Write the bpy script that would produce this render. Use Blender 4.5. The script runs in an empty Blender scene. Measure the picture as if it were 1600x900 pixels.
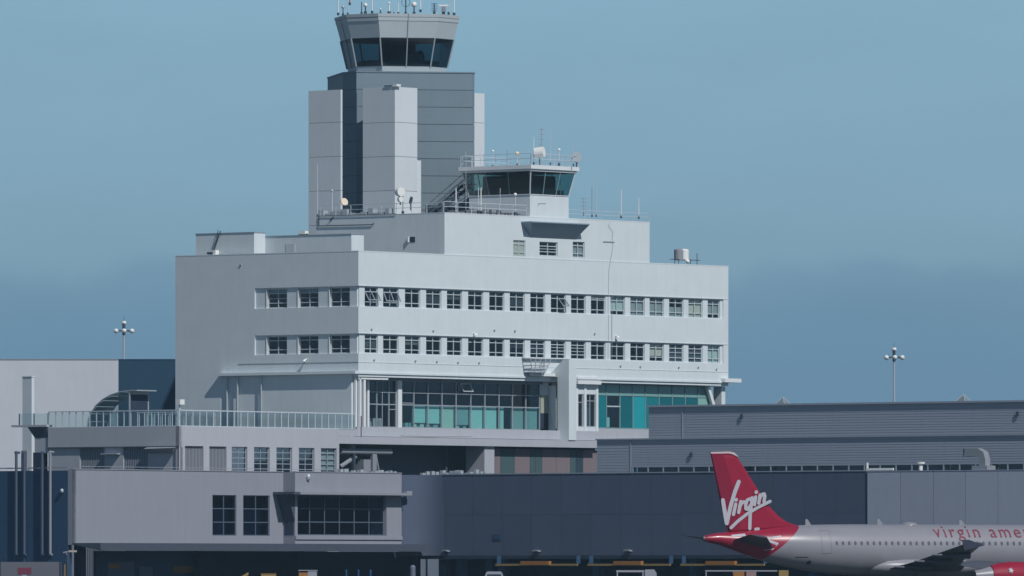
import bpy, math, random
from math import sin, cos, radians, pi, sqrt, tan, atan
from mathutils import Vector, Matrix
random.seed(7)
sc = bpy.context.scene
COL = sc.collection

# ------------------------------------------------------------------ camera
F = 14800.0            # focal length in pixels of a 1600 px wide frame
ZC = 2.0               # eye height, horizon on row 900
cam = bpy.data.objects.new('camera', bpy.data.cameras.new('camera'))
COL.objects.link(cam)
cam.location = (0, 0, ZC)
cam.rotation_euler = (radians(90), 0, 0)
cam.data.sensor_width = 36
cam.data.lens = F / 1600 * 36
cam.data.shift_y = 450 / 1600
cam.data.clip_start = 1
cam.data.clip_end = 90000
sc.camera = cam

# ------------------------------------------------------------------ site axes
A = atan((12760 - 800) / F)
D1 = Vector((sin(A), cos(A), 0))       # along the long front, away to the right
D2 = Vector((-cos(A), sin(A), 0))      # along the short side, away to the left
TH = pi / 2 - A
D0 = 850.0
C0 = Vector(((560 - 800) / F * D0, D0, 0))

# ------------------------------------------------------------------ sun, sky
SUN = (-D2 * 1.0 - D1 * 0.30 + Vector((0, 0, 1.02))).normalized()
sl = bpy.data.lights.new('sun', 'SUN')
sl.energy = 3.3
sl.angle = radians(0.55)
sl.color = (1.0, 0.975, 0.94)
so = bpy.data.objects.new('sun', sl)
COL.objects.link(so)
so.rotation_euler = SUN.to_track_quat('Z', 'Y').to_euler()
so.location = (200, 500, 300)


def lin(r, g, b):
    f = lambda c: (c / 255 / 12.92) if c / 255 <= .04045 else ((c / 255 + .055) / 1.055) ** 2.4
    return (f(r), f(g), f(b), 1)


w = bpy.data.worlds.new('World')
sc.world = w
w.use_nodes = True
nt = w.node_tree
nt.nodes.clear()
N = nt.nodes.new
L = nt.links.new
out = N('ShaderNodeOutputWorld')
sky = N('ShaderNodeTexSky')
sky.sky_type = 'NISHITA'
sky.sun_disc = False
sky.sun_elevation = math.asin(SUN.z)
sky.sun_rotation = math.atan2(SUN.x, SUN.y)
sky.air_density = 1.2
sky.dust_density = 0.1
sky.ozone_density = 3.0
b1 = N('ShaderNodeBackground')
b1.inputs[1].default_value = 0.05
L(sky.outputs[0], b1.inputs[0])
tc = N('ShaderNodeTexCoord')
sep = N('ShaderNodeSeparateXYZ')
L(tc.outputs['Generated'], sep.inputs[0])
ramp = N('ShaderNodeValToRGB')
mr = N('ShaderNodeMapRange')
mr.inputs['From Min'].default_value = 0
mr.inputs['From Max'].default_value = 0.08
L(sep.outputs['Z'], mr.inputs['Value'])
L(mr.outputs[0], ramp.inputs[0])
cr = ramp.color_ramp
stops = [(0.0, (114, 145, 166)), (0.235, (116, 149, 171)), (0.34, (120, 154, 175)), (0.42, (126, 160, 180)),
         (0.5, (130, 166, 187)), (0.76, (134, 173, 195)), (1.0, (131, 171, 194))]
for i, (p, c) in enumerate(stops):
    e = cr.elements[i] if i < 2 else cr.elements.new(p)
    e.position = p
    e.color = lin(*c)


def wmath(op, a, b=None, c=None):
    n = N('ShaderNodeMath')
    n.operation = op
    for i, v in enumerate((a, b, c)):
        if v is None:
            continue
        if isinstance(v, (int, float)):
            n.inputs[i].default_value = v
        else:
            L(v, n.inputs[i])
    return n.outputs[0]


def bank(scale, seed, base, amp, soft):
    mp = N('ShaderNodeMapping')
    mp.inputs['Scale'].default_value = (scale, scale, scale * 1.4)
    mp.inputs['Location'].default_value = (seed, seed * .7, 0)
    L(tc.outputs['Generated'], mp.inputs[0])
    nz = N('ShaderNodeTexNoise')
    nz.inputs['Scale'].default_value = 1
    nz.inputs['Detail'].default_value = 5
    nz.inputs['Roughness'].default_value = .45
    L(mp.outputs[0], nz.inputs['Vector'])
    thr = wmath('MULTIPLY_ADD', nz.outputs[0], amp, base - amp / 2)
    d = wmath('SUBTRACT', thr, sep.outputs['Z'])
    m = N('ShaderNodeMapRange')
    m.interpolation_type = 'SMOOTHSTEP'
    m.inputs['From Min'].default_value = -soft
    m.inputs['From Max'].default_value = soft
    L(d, m.inputs['Value'])
    return m.outputs[0]


mixc = N('ShaderNodeMix')
mixc.data_type = 'RGBA'
mixc.blend_type = 'MULTIPLY'
L(wmath('MULTIPLY', bank(62, 3.1, .0322, .012, .0016), 1.0), mixc.inputs[0])
L(ramp.outputs[0], mixc.inputs[6])
mixc.inputs[7].default_value = (.84, .895, .945, 1)
mixd = N('ShaderNodeMix')
mixd.data_type = 'RGBA'
mixd.blend_type = 'MULTIPLY'
L(wmath('MULTIPLY', bank(38, 8.3, .0268, .016, .0035), 0.8), mixd.inputs[0])
L(mixc.outputs[2], mixd.inputs[6])
mixd.inputs[7].default_value = (.93, .955, .985, 1)
mp2 = N('ShaderNodeMapping')
mp2.inputs['Scale'].default_value = (26, 26, 120)
mp2.inputs['Location'].default_value = (1.7, 4.2, 9.1)
L(tc.outputs['Generated'], mp2.inputs[0])
nz2 = N('ShaderNodeTexNoise')
nz2.inputs['Scale'].default_value = 1
nz2.inputs['Detail'].default_value = 6
nz2.inputs['Roughness'].default_value = .55
L(mp2.outputs[0], nz2.inputs['Vector'])
vsc = N('ShaderNodeVectorMath')
vsc.operation = 'SCALE'
L(mixd.outputs[2], vsc.inputs[0])
L(wmath('MULTIPLY_ADD', nz2.outputs[0], .14, .93), vsc.inputs['Scale'])
b2 = N('ShaderNodeBackground')
L(vsc.outputs[0], b2.inputs[0])
mrf = N('ShaderNodeMapRange')
mrf.interpolation_type = 'SMOOTHSTEP'
mrf.inputs['From Min'].default_value = .065
mrf.inputs['From Max'].default_value = .20
L(sep.outputs['Z'], mrf.inputs['Value'])
mx = N('ShaderNodeMixShader')
L(mrf.outputs[0], mx.inputs[0])
L(b2.outputs[0], mx.inputs[1])
L(b1.outputs[0], mx.inputs[2])
L(mx.outputs[0], out.inputs[0])

sc.view_settings.view_transform = 'Standard'
sc.view_settings.look = 'None'
sc.view_settings.exposure = 0
sc.view_settings.gamma = 1
sc.cycles.transparent_max_bounces = 16
sc.cycles.max_bounces = 6

# ------------------------------------------------------------------ site mapping


def dist(u, v):
    return D0 + u * D1.y + v * D2.y


def on_v(px, v):
    k = (px - 800) / F
    return (k * (D0 + v * D2.y) - C0.x - v * D2.x) / (D1.x - k * D1.y)


def on_u(px, u):
    k = (px - 800) / F
    return (k * (D0 + u * D1.y) - C0.x - u * D1.x) / (D2.x - k * D2.y)


def zat(py, u, v):
    return ZC + (900 - py) * dist(u, v) / F


class Face:
    """A wall plane of the site: 'n1' fronts look right (v = c), 'n2' fronts look left (u = c)."""

    def __init__(s, kind, c):
        s.kind, s.c = kind, c
        s.rot = 0 if kind == 'n1' else -pi / 2

    def s(s_, px):
        return on_v(px, s_.c) if s_.kind == 'n1' else -on_u(px, s_.c)

    def z(s_, px, py):
        return zat(py, s_.s(px), s_.c) if s_.kind == 'n1' else zat(py, s_.c, -s_.s(px))

    def pos(s_, s=0, d=0, z=0):
        return Vector((s, s_.c + d, z)) if s_.kind == 'n1' else Vector((s_.c + d, -s, z))


# ------------------------------------------------------------------ materials
MATS = {}


def mat(name, rgb, rough=.7, metal=0, var=.10, streak=.0, scale=.6, spec=.4, bump=0, rv=0):
    if name in MATS:
        return MATS[name]
    m = bpy.data.materials.new(name)
    m.use_nodes = True
    t = m.node_tree
    p = t.nodes['Principled BSDF']
    p.inputs['Roughness'].default_value = rough
    p.inputs['Metallic'].default_value = metal
    p.inputs['Specular IOR Level'].default_value = spec
    base = tuple(rgb) + (1,) if len(rgb) == 3 else rgb
    p.inputs['Base Color'].default_value = base
    if var or streak:
        co = t.nodes.new('ShaderNodeTexCoord')
        n1 = t.nodes.new('ShaderNodeTexNoise')
        n1.inputs['Scale'].default_value = scale
        n1.inputs['Detail'].default_value = 7
        n1.inputs['Roughness'].default_value = .62
        t.links.new(co.outputs['Object'], n1.inputs['Vector'])
        mp = t.nodes.new('ShaderNodeMapping')
        mp.inputs['Scale'].default_value = (2.2, 2.2, .16)
        t.links.new(co.outputs['Object'], mp.inputs[0])
        n2 = t.nodes.new('ShaderNodeTexNoise')
        n2.inputs['Scale'].default_value = 1
        n2.inputs['Detail'].default_value = 5
        t.links.new(mp.outputs[0], n2.inputs['Vector'])

        def mm(op, a, b, c=None):
            q = t.nodes.new('ShaderNodeMath')
            q.operation = op
            for i, x in enumerate((a, b, c)):
                if x is None:
                    continue
                if isinstance(x, (int, float)):
                    q.inputs[i].default_value = x
                else:
                    t.links.new(x, q.inputs[i])
            return q.outputs[0]
        a = mm('MULTIPLY_ADD', n1.outputs[0], var * 2, 1 - var)
        b = mm('MULTIPLY_ADD', n2.outputs[0], streak * 2, 1 - streak)
        k = mm('MULTIPLY', a, b)
        if rv:
            oi = t.nodes.new('ShaderNodeObjectInfo')
            k = mm('MULTIPLY', k, mm('MULTIPLY_ADD', oi.outputs['Random'], rv * 2, 1 - rv))
        mixn = t.nodes.new('ShaderNodeVectorMath')
        mixn.operation = 'SCALE'
        mixn.inputs[0].default_value = base[:3]
        t.links.new(k, mixn.inputs['Scale'])
        t.links.new(mixn.outputs[0], p.inputs['Base Color'])
        if bump:
            bp = t.nodes.new('ShaderNodeBump')
            bp.inputs['Strength'].default_value = bump
            bp.inputs['Distance'].default_value = .05
            t.links.new(n1.outputs[0], bp.inputs['Height'])
            t.links.new(bp.outputs[0], p.inputs['Normal'])
    MATS[name] = m
    return m


def glass(name, tint, refl=1.0, rough=.03):
    if name in MATS:
        return MATS[name]
    m = bpy.data.materials.new(name)
    m.use_nodes = True
    t = m.node_tree
    t.nodes.clear()
    o = t.nodes.new('ShaderNodeOutputMaterial')
    tr = t.nodes.new('ShaderNodeBsdfTransparent')
    tr.inputs[0].default_value = tuple(tint) + (1,)
    gl = t.nodes.new('ShaderNodeBsdfGlossy')
    gl.inputs['Roughness'].default_value = rough
    gl.inputs[0].default_value = (refl, refl, refl, 1)
    lw = t.nodes.new('ShaderNodeLayerWeight')
    lw.inputs[0].default_value = .5
    pw = t.nodes.new('ShaderNodeMath')
    pw.operation = 'POWER'
    pw.inputs[1].default_value = 4.5
    t.links.new(lw.outputs['Facing'], pw.inputs[0])
    fr = t.nodes.new('ShaderNodeMath')
    fr.operation = 'MULTIPLY_ADD'
    fr.inputs[1].default_value = .94
    fr.inputs[2].default_value = .05
    t.links.new(pw.outputs[0], fr.inputs[0])
    mxs = t.nodes.new('ShaderNodeMixShader')
    t.links.new(fr.outputs[0], mxs.inputs[0])
    t.links.new(tr.outputs[0], mxs.inputs[1])
    t.links.new(gl.outputs[0], mxs.inputs[2])
    t.links.new(mxs.outputs[0], o.inputs[0])
    MATS[name] = m
    return m


WHITE = mat('white_wall_paint', (.60, .662, .69), .8, streak=.06, var=.075, bump=.2)
TRIM = mat('white_trim_paint', (.68, .71, .73), .6, var=.04, streak=.03)
FIN = mat('tower_panel_paint', (.59, .638, .675), .7, rv=0.035, var=.04, streak=.04)
LOWW = mat('grey_white_wall_paint', (.395, .415, .46), .8, var=.06, streak=.06)
FRONTW = mat('front_wall_paint', (.255, .27, .315), .8, var=.06, streak=.07)
GREYF = mat('grey_fascia_paint', (.055, .07, .10), .8, var=.06, streak=.06)
SLATE = mat('slate_cladding', (.155, .21, .25), .6, rv=0.05, var=.04, streak=.05)
CABP = mat('cab_panel_paint', (.46, .52, .55), .5, var=.04, streak=.04)
NAVY = mat('navy_wall', (.022, .062, .13), .75, var=.07, streak=.06)
DKWALL = mat('dark_wall_paint', (.072, .094, .148), .75, rv=0.05, var=.06, streak=.07)
LTPANEL = mat('light_wall_panel', (.36, .39, .47), .7, rv=0.05, var=.05, streak=.06)
SIDING = mat('grey_siding', (.27, .31, .37), .6, rv=0.02, var=.06, streak=.05)
SHADE1 = mat('roller_shade_a', (.09, .11, .12), .8)
SHADE2 = mat('roller_shade_b', (.16, .18, .18), .8)
SHADE3 = mat('roller_shade_c', (.05, .065, .08), .8)
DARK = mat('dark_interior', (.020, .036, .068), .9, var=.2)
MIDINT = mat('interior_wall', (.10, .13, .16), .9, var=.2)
FRAME = mat('window_frame', (.46, .52, .55), .5, var=.03)
DKFRAME = mat('dark_window_frame', (.08, .11, .15), .5, var=.03)
MULL = mat('mullion_paint', (.30, .34, .38), .5, var=.03)
BLIND = mat('cream_blind', (.72, .72, .62), .8, var=.04)
BLINDG = mat('grey_blind', (.40, .46, .46), .8, var=.06)
BLINDT = mat('green_white_blind', (.62, .76, .72), .8, var=.05)
ROOF = mat('roof_gravel', (.18, .18, .18), .9, var=.2)
METAL = mat('galvanised_metal', (.45, .5, .53), .45, .3, var=.08)
RAIL = mat('rail_paint', (.50, .56, .61), .5, var=.04)
DKMET = mat('dark_metal', (.05, .07, .10), .5, .2, var=.08)
WHT = mat('white_equipment', (.75, .76, .74), .5, var=.04)
CREAM = mat('cream_equipment', (.72, .62, .42), .6, var=.04)
ORANGE = mat('orange_paint', (.32, .14, .035), .6, var=.08)
YELLOW = mat('yellow_paint', (.28, .20, .075), .6, var=.08)
REDP = mat('red_paint', (.30, .03, .06), .5, var=.06)
PINKP = mat('pink_panel', (.19, .155, .17), .7, var=.05, streak=.05)
GREENP = mat('green_panel', (.055, .10, .11), .6, var=.05, streak=.05)
TEALDK = mat('dark_teal_panel', (.03, .055, .075), .5, var=.05)
LOUV = mat('louvre_metal', (.24, .265, .30), .6, var=.06)
CONC = mat('apron_concrete', (.055, .058, .06), .9, var=.15, scale=.08)
GL = glass('window_glass', (.86, .90, .91), .6)
GLD = glass('dark_window_glass', (.55, .64, .70))
GLT = glass('teal_glass', (.72, .88, .885))
GLR = glass('railing_glass', (.88, .93, .935), .8)
GLCAB = glass('cab_glass', (.40, .54, .59), .8)
GLOLD = glass('old_cab_glass', (.34, .52, .53), .8)


def solid_glass(name, c, r=.08):
    m = mat(name, c, r, var=.12, scale=.35, spec=.5)
    return m


TE1 = solid_glass('teal_panel_a', (.004, .17, .20))
TE2 = solid_glass('teal_panel_b', (.012, .30, .34))
TE3 = solid_glass('teal_panel_c', (.003, .115, .14))
TE4 = solid_glass('pale_teal_panel', (.17, .33, .32))
TE5 = solid_glass('pale_green_panel', (.22, .42, .38))

# ------------------------------------------------------------------ mesh builder


class MB:
    def __init__(s):
        s.v, s.f = [], []

    def face(s, pts):
        i = len(s.v)
        s.v += [tuple(p) for p in pts]
        s.f.append(tuple(range(i, i + len(pts))))
        return s

    def box(s, x0, x1, y0, y1, z0, z1):
        x0, x1 = min(x0, x1), max(x0, x1)
        y0, y1 = min(y0, y1), max(y0, y1)
        z0, z1 = min(z0, z1), max(z0, z1)
        i = len(s.v)
        s.v += [(x0, y0, z0), (x1, y0, z0), (x1, y1, z0), (x0, y1, z0),
                (x0, y0, z1), (x1, y0, z1), (x1, y1, z1), (x0, y1, z1)]
        for q in ((0, 3, 2, 1), (4, 5, 6, 7), (0, 1, 5, 4), (1, 2, 6, 5), (2, 3, 7, 6), (3, 0, 4, 7)):
            s.f.append(tuple(i + k for k in q))
        return s

    def loft(s, loops, cap=True):
        i = len(s.v)
        n = len(loops[0])
        for lp in loops:
            s.v += [tuple(p) for p in lp]
        for a in range(len(loops) - 1):
            for k in range(n):
                k2 = (k + 1) % n
                s.f.append((i + a * n + k, i + a * n + k2, i + (a + 1) * n + k2, i + (a + 1) * n + k))
        if cap:
            s.f.append(tuple(i + k for k in reversed(range(n))))
            s.f.append(tuple(i + (len(loops) - 1) * n + k for k in range(n)))
        return s

    def tube(s, p0, p1, r0, r1=None, n=8):
        r1 = r0 if r1 is None else r1
        p0, p1 = Vector(p0), Vector(p1)
        d = (p1 - p0).normalized()
        a = d.orthogonal().normalized()
        b = d.cross(a)
        lp = lambda p, r: [p + (a * cos(2 * pi * k / n) + b * sin(2 * pi * k / n)) * r for k in range(n)]
        return s.loft([lp(p0, r0), lp(p1, r1)])

    def path(s, pts, r, n=6):
        for a, b in zip(pts[:-1], pts[1:]):
            s.tube(a, b, r, r, n)
        return s

    def dome(s, c, r, axis=(0, 0, 1), hgt=None, n=14, rings=6, full=False):
        ax = Vector(axis).normalized()
        a = ax.orthogonal().normalized()
        b = ax.cross(a)
        hgt = r if hgt is None else hgt
        c = Vector(c)
        loops = []
        t0 = -pi / 2 if full else 0
        for j in range(rings + 1):
            t = t0 + (pi / 2 - t0) * j / rings
            rr = max(r * cos(t), .002)
            loops.append([c + ax * (hgt * sin(t)) + (a * cos(2 * pi * k / n) + b * sin(2 * pi * k / n)) * rr for k in range(n)])
        return s.loft(loops)

    def build(s, name, m, parent=None, off=(0, 0, 0), smooth=False, loc=None, rot=0):
        me = bpy.data.meshes.new(name)
        ox, oy, oz = off
        me.from_pydata([(x - ox, y - oy, z - oz) for x, y, z in s.v], [], s.f)
        me.validate()
        me.update()
        if m is not None:
            me.materials.append(m)
        if smooth:
            me.polygons.foreach_set('use_smooth', [True] * len(me.polygons))
            me.set_sharp_from_angle(angle=radians(38))
        return link(name, me, parent, loc, rot)


def link(name, me, parent=None, loc=None, rot=0):
    o = bpy.data.objects.new(name, me)
    COL.objects.link(o)
    if parent is not None:
        o.parent = parent
    if loc is not None:
        o.location = loc
    if rot:
        o.rotation_euler = (0, 0, rot)
    return o


def props(o, label=None, cat=None, group=None, kind=None):
    for k, x in (('label', label), ('category', cat), ('group', group), ('kind', kind)):
        if x:
            o[k] = x
    return o


def wall_mb(s0, s1, z0, z1, holes, d0, d1):
    """slab in the (s, d, z) frame with rectangular openings (s0, s1, z0, z1)"""
    S = sorted({s0, s1} | {x for h in holes for x in h[:2]})
    Z = sorted({z0, z1} | {x for h in holes for x in h[2:]})
    S = [x for x in S if s0 - 1e-6 <= x <= s1 + 1e-6]
    Z = [x for x in Z if z0 - 1e-6 <= x <= z1 + 1e-6]
    ns, nz = len(S) - 1, len(Z) - 1

    def solid(i, j):
        if i < 0 or j < 0 or i >= ns or j >= nz:
            return False
        cx, cz = (S[i] + S[i + 1]) / 2, (Z[j] + Z[j + 1]) / 2
        return not any(h[0] < cx < h[1] and h[2] < cz < h[3] for h in holes)
    mb = MB()
    idx = {}

    def V(i, j, k):
        key = (i, j, k)
        if key not in idx:
            idx[key] = len(mb.v)
            mb.v.append((S[i], d0 if k == 0 else d1, Z[j]))
        return idx[key]
    for i in range(ns):
        for j in range(nz):
            if not solid(i, j):
                continue
            mb.f.append((V(i, j, 0), V(i + 1, j, 0), V(i + 1, j + 1, 0), V(i, j + 1, 0)))
            mb.f.append((V(i, j, 1), V(i, j + 1, 1), V(i + 1, j + 1, 1), V(i + 1, j, 1)))
            if not solid(i - 1, j):
                mb.f.append((V(i, j, 0), V(i, j + 1, 0), V(i, j + 1, 1), V(i, j, 1)))
            if not solid(i + 1, j):
                mb.f.append((V(i + 1, j, 0), V(i + 1, j, 1), V(i + 1, j + 1, 1), V(i + 1, j + 1, 0)))
            if not solid(i, j - 1):
                mb.f.append((V(i, j, 0), V(i, j, 1), V(i + 1, j, 1), V(i + 1, j, 0)))
            if not solid(i, j + 1):
                mb.f.append((V(i, j + 1, 0), V(i + 1, j + 1, 0), V(i + 1, j + 1, 1), V(i, j + 1, 1)))
    return mb


class Thing:
    def __init__(s, name, label, cat, base, group=None, world=False, rot=None):
        s.off = Vector(base)
        o = bpy.data.objects.new(name, None)
        COL.objects.link(o)
        o.empty_display_size = 1
        if world:
            o.location = base
            o.rotation_euler = (0, 0, rot or 0)
            s.off = Vector((0, 0, 0))
        else:
            p = C0 + D1 * base[0] + D2 * base[1]
            o.location = (p.x, p.y, base[2])
            o.rotation_euler = (0, 0, TH)
        props(o, label, cat, group)
        s.o = o

    def part(s, name, mb, m, parent=None, smooth=False, label=None, kind=None):
        o = mb.build(name, m, parent or s.o, s.off, smooth)
        return props(o, label, kind=kind)

    def on(s, face, name, mb, m, parent=None, label=None, kind=None, smooth=False):
        """part meshed in the (s, d, z) frame of a face"""
        if parent is None:
            o = mb.build(name, m, s.o, loc=face.pos() - s.off, rot=face.rot, smooth=smooth)
        else:
            o = mb.build(name, m, parent, smooth=smooth)
        return props(o, label, kind=kind)

    def at(s, face, name, me, sd, parent=None):
        if parent is None:
            return link(name, me, s.o, face.pos(*sd) - s.off, face.rot)
        return link(name, me, parent, Vector(sd))


def unit_mesh(name, mb, m):
    me = bpy.data.meshes.new(name)
    me.from_pydata(mb.v, [], mb.f)
    me.update()
    me.materials.append(m)
    return me


# ------------------------------------------------------------------ windows
PANE_CACHE = {}


def pane_mesh(wd, h, g):
    k = (round(wd, 3), round(h, 3), g.name)
    if k not in PANE_CACHE:
        PANE_CACHE[k] = unit_mesh('pane', MB().box(0, wd, 0, .02, 0, h), g)
    return PANE_CACHE[k]


FR_CACHE = {}


def window(th, face, s0, s1, z0, z1, d, cols=2, rows=(.24, .52, .24), g=None, fm=None, bar=.075, blind=None,
           bcut=(0, 1), extra=(), label=None, bd=.12):
    """frame (part) with pane and blind sub-parts; rows are listed from the bottom up"""
    g = g or GL
    fm = fm or FRAME
    W, H = s1 - s0, z1 - z0
    key = (round(W, 2), round(H, 2), cols, tuple(rows), fm.name, bar, tuple(extra))
    zs = [0]
    for r in rows:
        zs.append(zs[-1] + r * H / sum(rows))
    xs = [W * i / cols for i in range(cols + 1)]
    if key not in FR_CACHE:
        mb = MB()
        b = bar
        mb.box(0, b, -.03, .06, 0, H).box(W - b, W, -.03, .06, 0, H)
        mb.box(b, W - b, -.03, .06, 0, b).box(b, W - b, -.03, .06, H - b, H)
        for x in xs[1:-1]:
            mb.box(x - b * .55, x + b * .55, -.026, .056, b, H - b)
        for zz in zs[1:-1]:
            mb.box(b, W - b, -.022, .052, zz - b * .5, zz + b * .5)
        for zz in extra:
            mb.box(b, W - b, -.018, .048, zz * H - b * .35, zz * H + b * .35)
        FR_CACHE[key] = unit_mesh('window', mb, fm)
    fo = th.at(face, 'window', FR_CACHE[key], (s0, d, z0))
    if label:
        fo['label'] = label
    for i in range(cols):
        for j in range(len(rows)):
            a, b_ = xs[i] + .03, xs[i + 1] - .03
            c, e = zs[j] + .03, zs[j + 1] - .03
            link('pane', pane_mesh(b_ - a, e - c, g), fo, (a, .01, c))
    if blind:
        lo, hi = bcut
        link('blind', unit_mesh('blind', MB().box(.04, W - .04, bd, bd + .03, lo * H + .02, hi * H - .02), blind), fo)
    return fo


def curtain(th, face, xs, zs, d, gfn, mw=.09, mmat=None, skip=()):
    """glazed wall: one pane, one mullion, one transom object for each that shows"""
    mmat = mmat or MULL
    for i in range(len(xs) - 1):
        for j in range(len(zs) - 1):
            if (i, j) in skip:
                continue
            g = gfn(i, j)
            th.at(face, 'glass_pane', pane_mesh(xs[i + 1] - xs[i] - .04, zs[j + 1] - zs[j] - .04, g), (xs[i] + .02, d, zs[j] + .02))
    me = unit_mesh('mullion', MB().box(-mw / 2, mw / 2, -.08, .05, zs[0], zs[-1]), mmat)
    for x in xs:
        th.at(face, 'mullion', me, (x, d, 0))
    me = unit_mesh('transom', MB().box(xs[0], xs[-1], -.06, .04, -mw / 2, mw / 2), mmat)
    for zz in zs:
        th.at(face, 'transom', me, (0, d, zz))


# ================================================================== GROUND
g = MB()
g.face([(-4000, -600, 0), (4000, -600, 0), (4000, 7000, 0), (-4000, 7000, 0)])
props(g.build('ground', CONC), kind='structure')

# ================================================================== MAIN BUILDING
FR = Face('n1', 0.0)
LF = Face('n2', 0.0)
U1 = FR.s(1138)
VM = on_u(274, 0)
ZT = zat(393, 0, 0)
ZB = zat(584, 0, 0)
ZDK = zat(667, 0, 0)          # terrace level floor
main = Thing('terminal_building', 'large white terminal office block with two rows of windows and a teal glazed storey', 'building', (0, 0, 0))
ru = (FR.z(580, 479.5), FR.z(580, 447.2))
rl = (FR.z(580, 552.5), FR.z(580, 521.5))
R1 = .13
# outer skin with the recessed window bands
hol = [(.0, U1 - .75, *ru), (.0, U1 - .75, *rl)]
main.on(FR, 'front_wall', wall_mb(0, U1, ZB, ZT, hol, 0, R1), WHITE)
sL = LF.s(398)
hol = [(sL, 0, *ru), (sL, 0, *rl)]
main.on(LF, 'side_wall', wall_mb(-VM, -R1, ZB, ZT, [(sL, -R1, *ru), (sL, -R1, *rl)], 0, R1), WHITE)
main.on(LF, 'side_wall', MB().box(-VM, LF.s(345), 0, R1, ZDK - 3, ZB), WHITE)
# windows of the front
pxs = [582, 612.5, 646.5, 679.5, 712, 745, 778, 810, 842, 874, 905.5, 936.5, 967, 998, 1028, 1058.5, 1088.5, 1117]
WW = FR.s(658.5) - FR.s(634.5)
wins = []
for i, px in enumerate(pxs):
    c = FR.s(px)
    ww = WW * (.86 if i in (0, 17) else 1)
    wins.append((c - ww / 2, c + ww / 2))
hz = [(a, b, ru[0] + .03, ru[1] - .06) for a, b in wins] + [(a, b, rl[0] + .03, rl[1] - .06) for a, b in wins]
main.on(FR, 'inner_wall', wall_mb(R1 * 2, U1 - .3, ZB + .02, ZT - .02, hz, R1, R1 + .35), WHITE)
ub = {12: (BLINDT, (.2, 1)), 13: (BLINDG, (0, 1)), 14: (BLINDG, (.0, .9)), 15: (BLINDG, (.0, .55)), 16: (BLIND, (0, 1)), 17: (BLINDG, (.25, 1)), 0: (None, 0)}
lb = {14: (BLIND, (.3, 1)), 15: (MIDINT, (0, 1)), 16: (MIDINT, (0, 1)), 17: (BLINDT, (0, 1)), 11: (None, 0), 13: (None, 0)}
for r, (zz, bl) in enumerate(((ru, ub), (rl, lb))):
    for i, (a, b) in enumerate(wins):
        bm, bc = bl.get(i, (None, (0, 1)))
        if i not in bl:
            q_ = random.random()
            if q_ < .5:
                bm = random.choice((SHADE1, SHADE2, SHADE3))
                bc = (random.choice((.3, .5, .62, .76)), 1)
        ex = ()
        if r == 1 and i in (8, 9, 10, 15, 16):
            ex = (.42, .60) if i in (9, 10) else (.52,)
        if r == 0 and i == 11:
            ex = (.85, .92)
        window(main, FR, a, b, zz[0] + .03, zz[1] - .06, R1 + .14, blind=bm, bcut=bc or (0, 1), extra=ex, g=GL)
# opened sashes
for (i, tilt, wdt) in ((0, .55, 1), (1, .45, 1), (9, .7, .5)):
    a, b = wins[i]
    H = ru[1] - ru[0] - .09
    mb = MB()
    W = (b - a) * wdt - .12
    h = H * .52
    mb.box(0, .07, -.03, .03, -h, 0).box(W - .07, W, -.03, .03, -h, 0).box(.07, W - .07, -.03, .03, -.07, 0).box(.07, W - .07, -.03, .03, -h, -h + .07)
    if wdt == 1:
        mb.box(W / 2 - .04, W / 2 + .04, -.028, .028, -h + .07, -.07)
    o = main.at(FR, 'open_sash', unit_mesh('open_sash', mb, MULL), (b - W - .06, R1 + .04, ru[0] + .03 + H * .76))
    o.rotation_euler = (tilt * -1, 0, 0)
    link('pane', pane_mesh(W - .12, h - .12, GL), o, (.06, 0, -h + .06))
# windows of the side
sw = []
for c in (431.5, 480.5, 529.5):
    sw.append((LF.s(c - 15.5), LF.s(c + 15.5)))
hz = [(a, b, ru[0] + .03, ru[1] - .1) for a, b in sw] + [(a, b, rl[0] + .03, rl[1] - .1) for a, b in sw]
main.on(LF, 'inner_wall', wall_mb(-VM + .3, -R1 * 2, ZB + .02, ZT - .02, hz, R1, R1 + .35), WHITE)
for r, zz in enumerate((ru, rl)):
    for i, (a, b) in enumerate(sw):
        window(main, LF, a, b, zz[0] + .03, zz[1] - .1, R1 + .2, rows=(.26, .5, .24), extra=((.5,) if r == 0 and i < 2 else ()),
               blind=(BLINDG if r == 0 and i < 2 else None), bcut=(.78, 1))
        main.at(LF, 'window_reveal', unit_mesh('window_reveal', MB().box(-.09, 0, -.05, .1, -.06, zz[1] - zz[0] - .1), TRIM), (a, R1, zz[0] + .03))
# head ledges (thin) and sills
for zz in (ru, rl):
    main.on(FR, 'ledge', MB().box(-.03, U1 + .02, -.035, 0, zz[1], zz[1] + .07), WHITE)
# core and roof
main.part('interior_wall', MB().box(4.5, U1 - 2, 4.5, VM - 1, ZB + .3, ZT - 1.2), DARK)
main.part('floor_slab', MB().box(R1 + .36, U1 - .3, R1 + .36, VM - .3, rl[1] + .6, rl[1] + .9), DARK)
main.part('floor_slab', MB().box(.01, U1 - .01, .01, VM - .01, ZB - .25, ZB - .003), WHITE)
main.part('roof', MB().box(R1, U1 - R1, R1, VM - R1, ZT - 1.0, ZT - .6), ROOF)
main.part('back_wall', MB().box(R1, U1, VM - .3, VM, 0, ZT - .01), WHITE)
main.part('end_wall', MB().box(U1 - .3, U1, R1, VM - .3, ZB, ZT - .004), WHITE)
main.part('coping', MB().box(-.015, U1 + .015, -.015, .25, ZT, ZT + .09).box(-.015, .25, .25, VM, ZT + .002, ZT + .088), WHITE)
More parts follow.
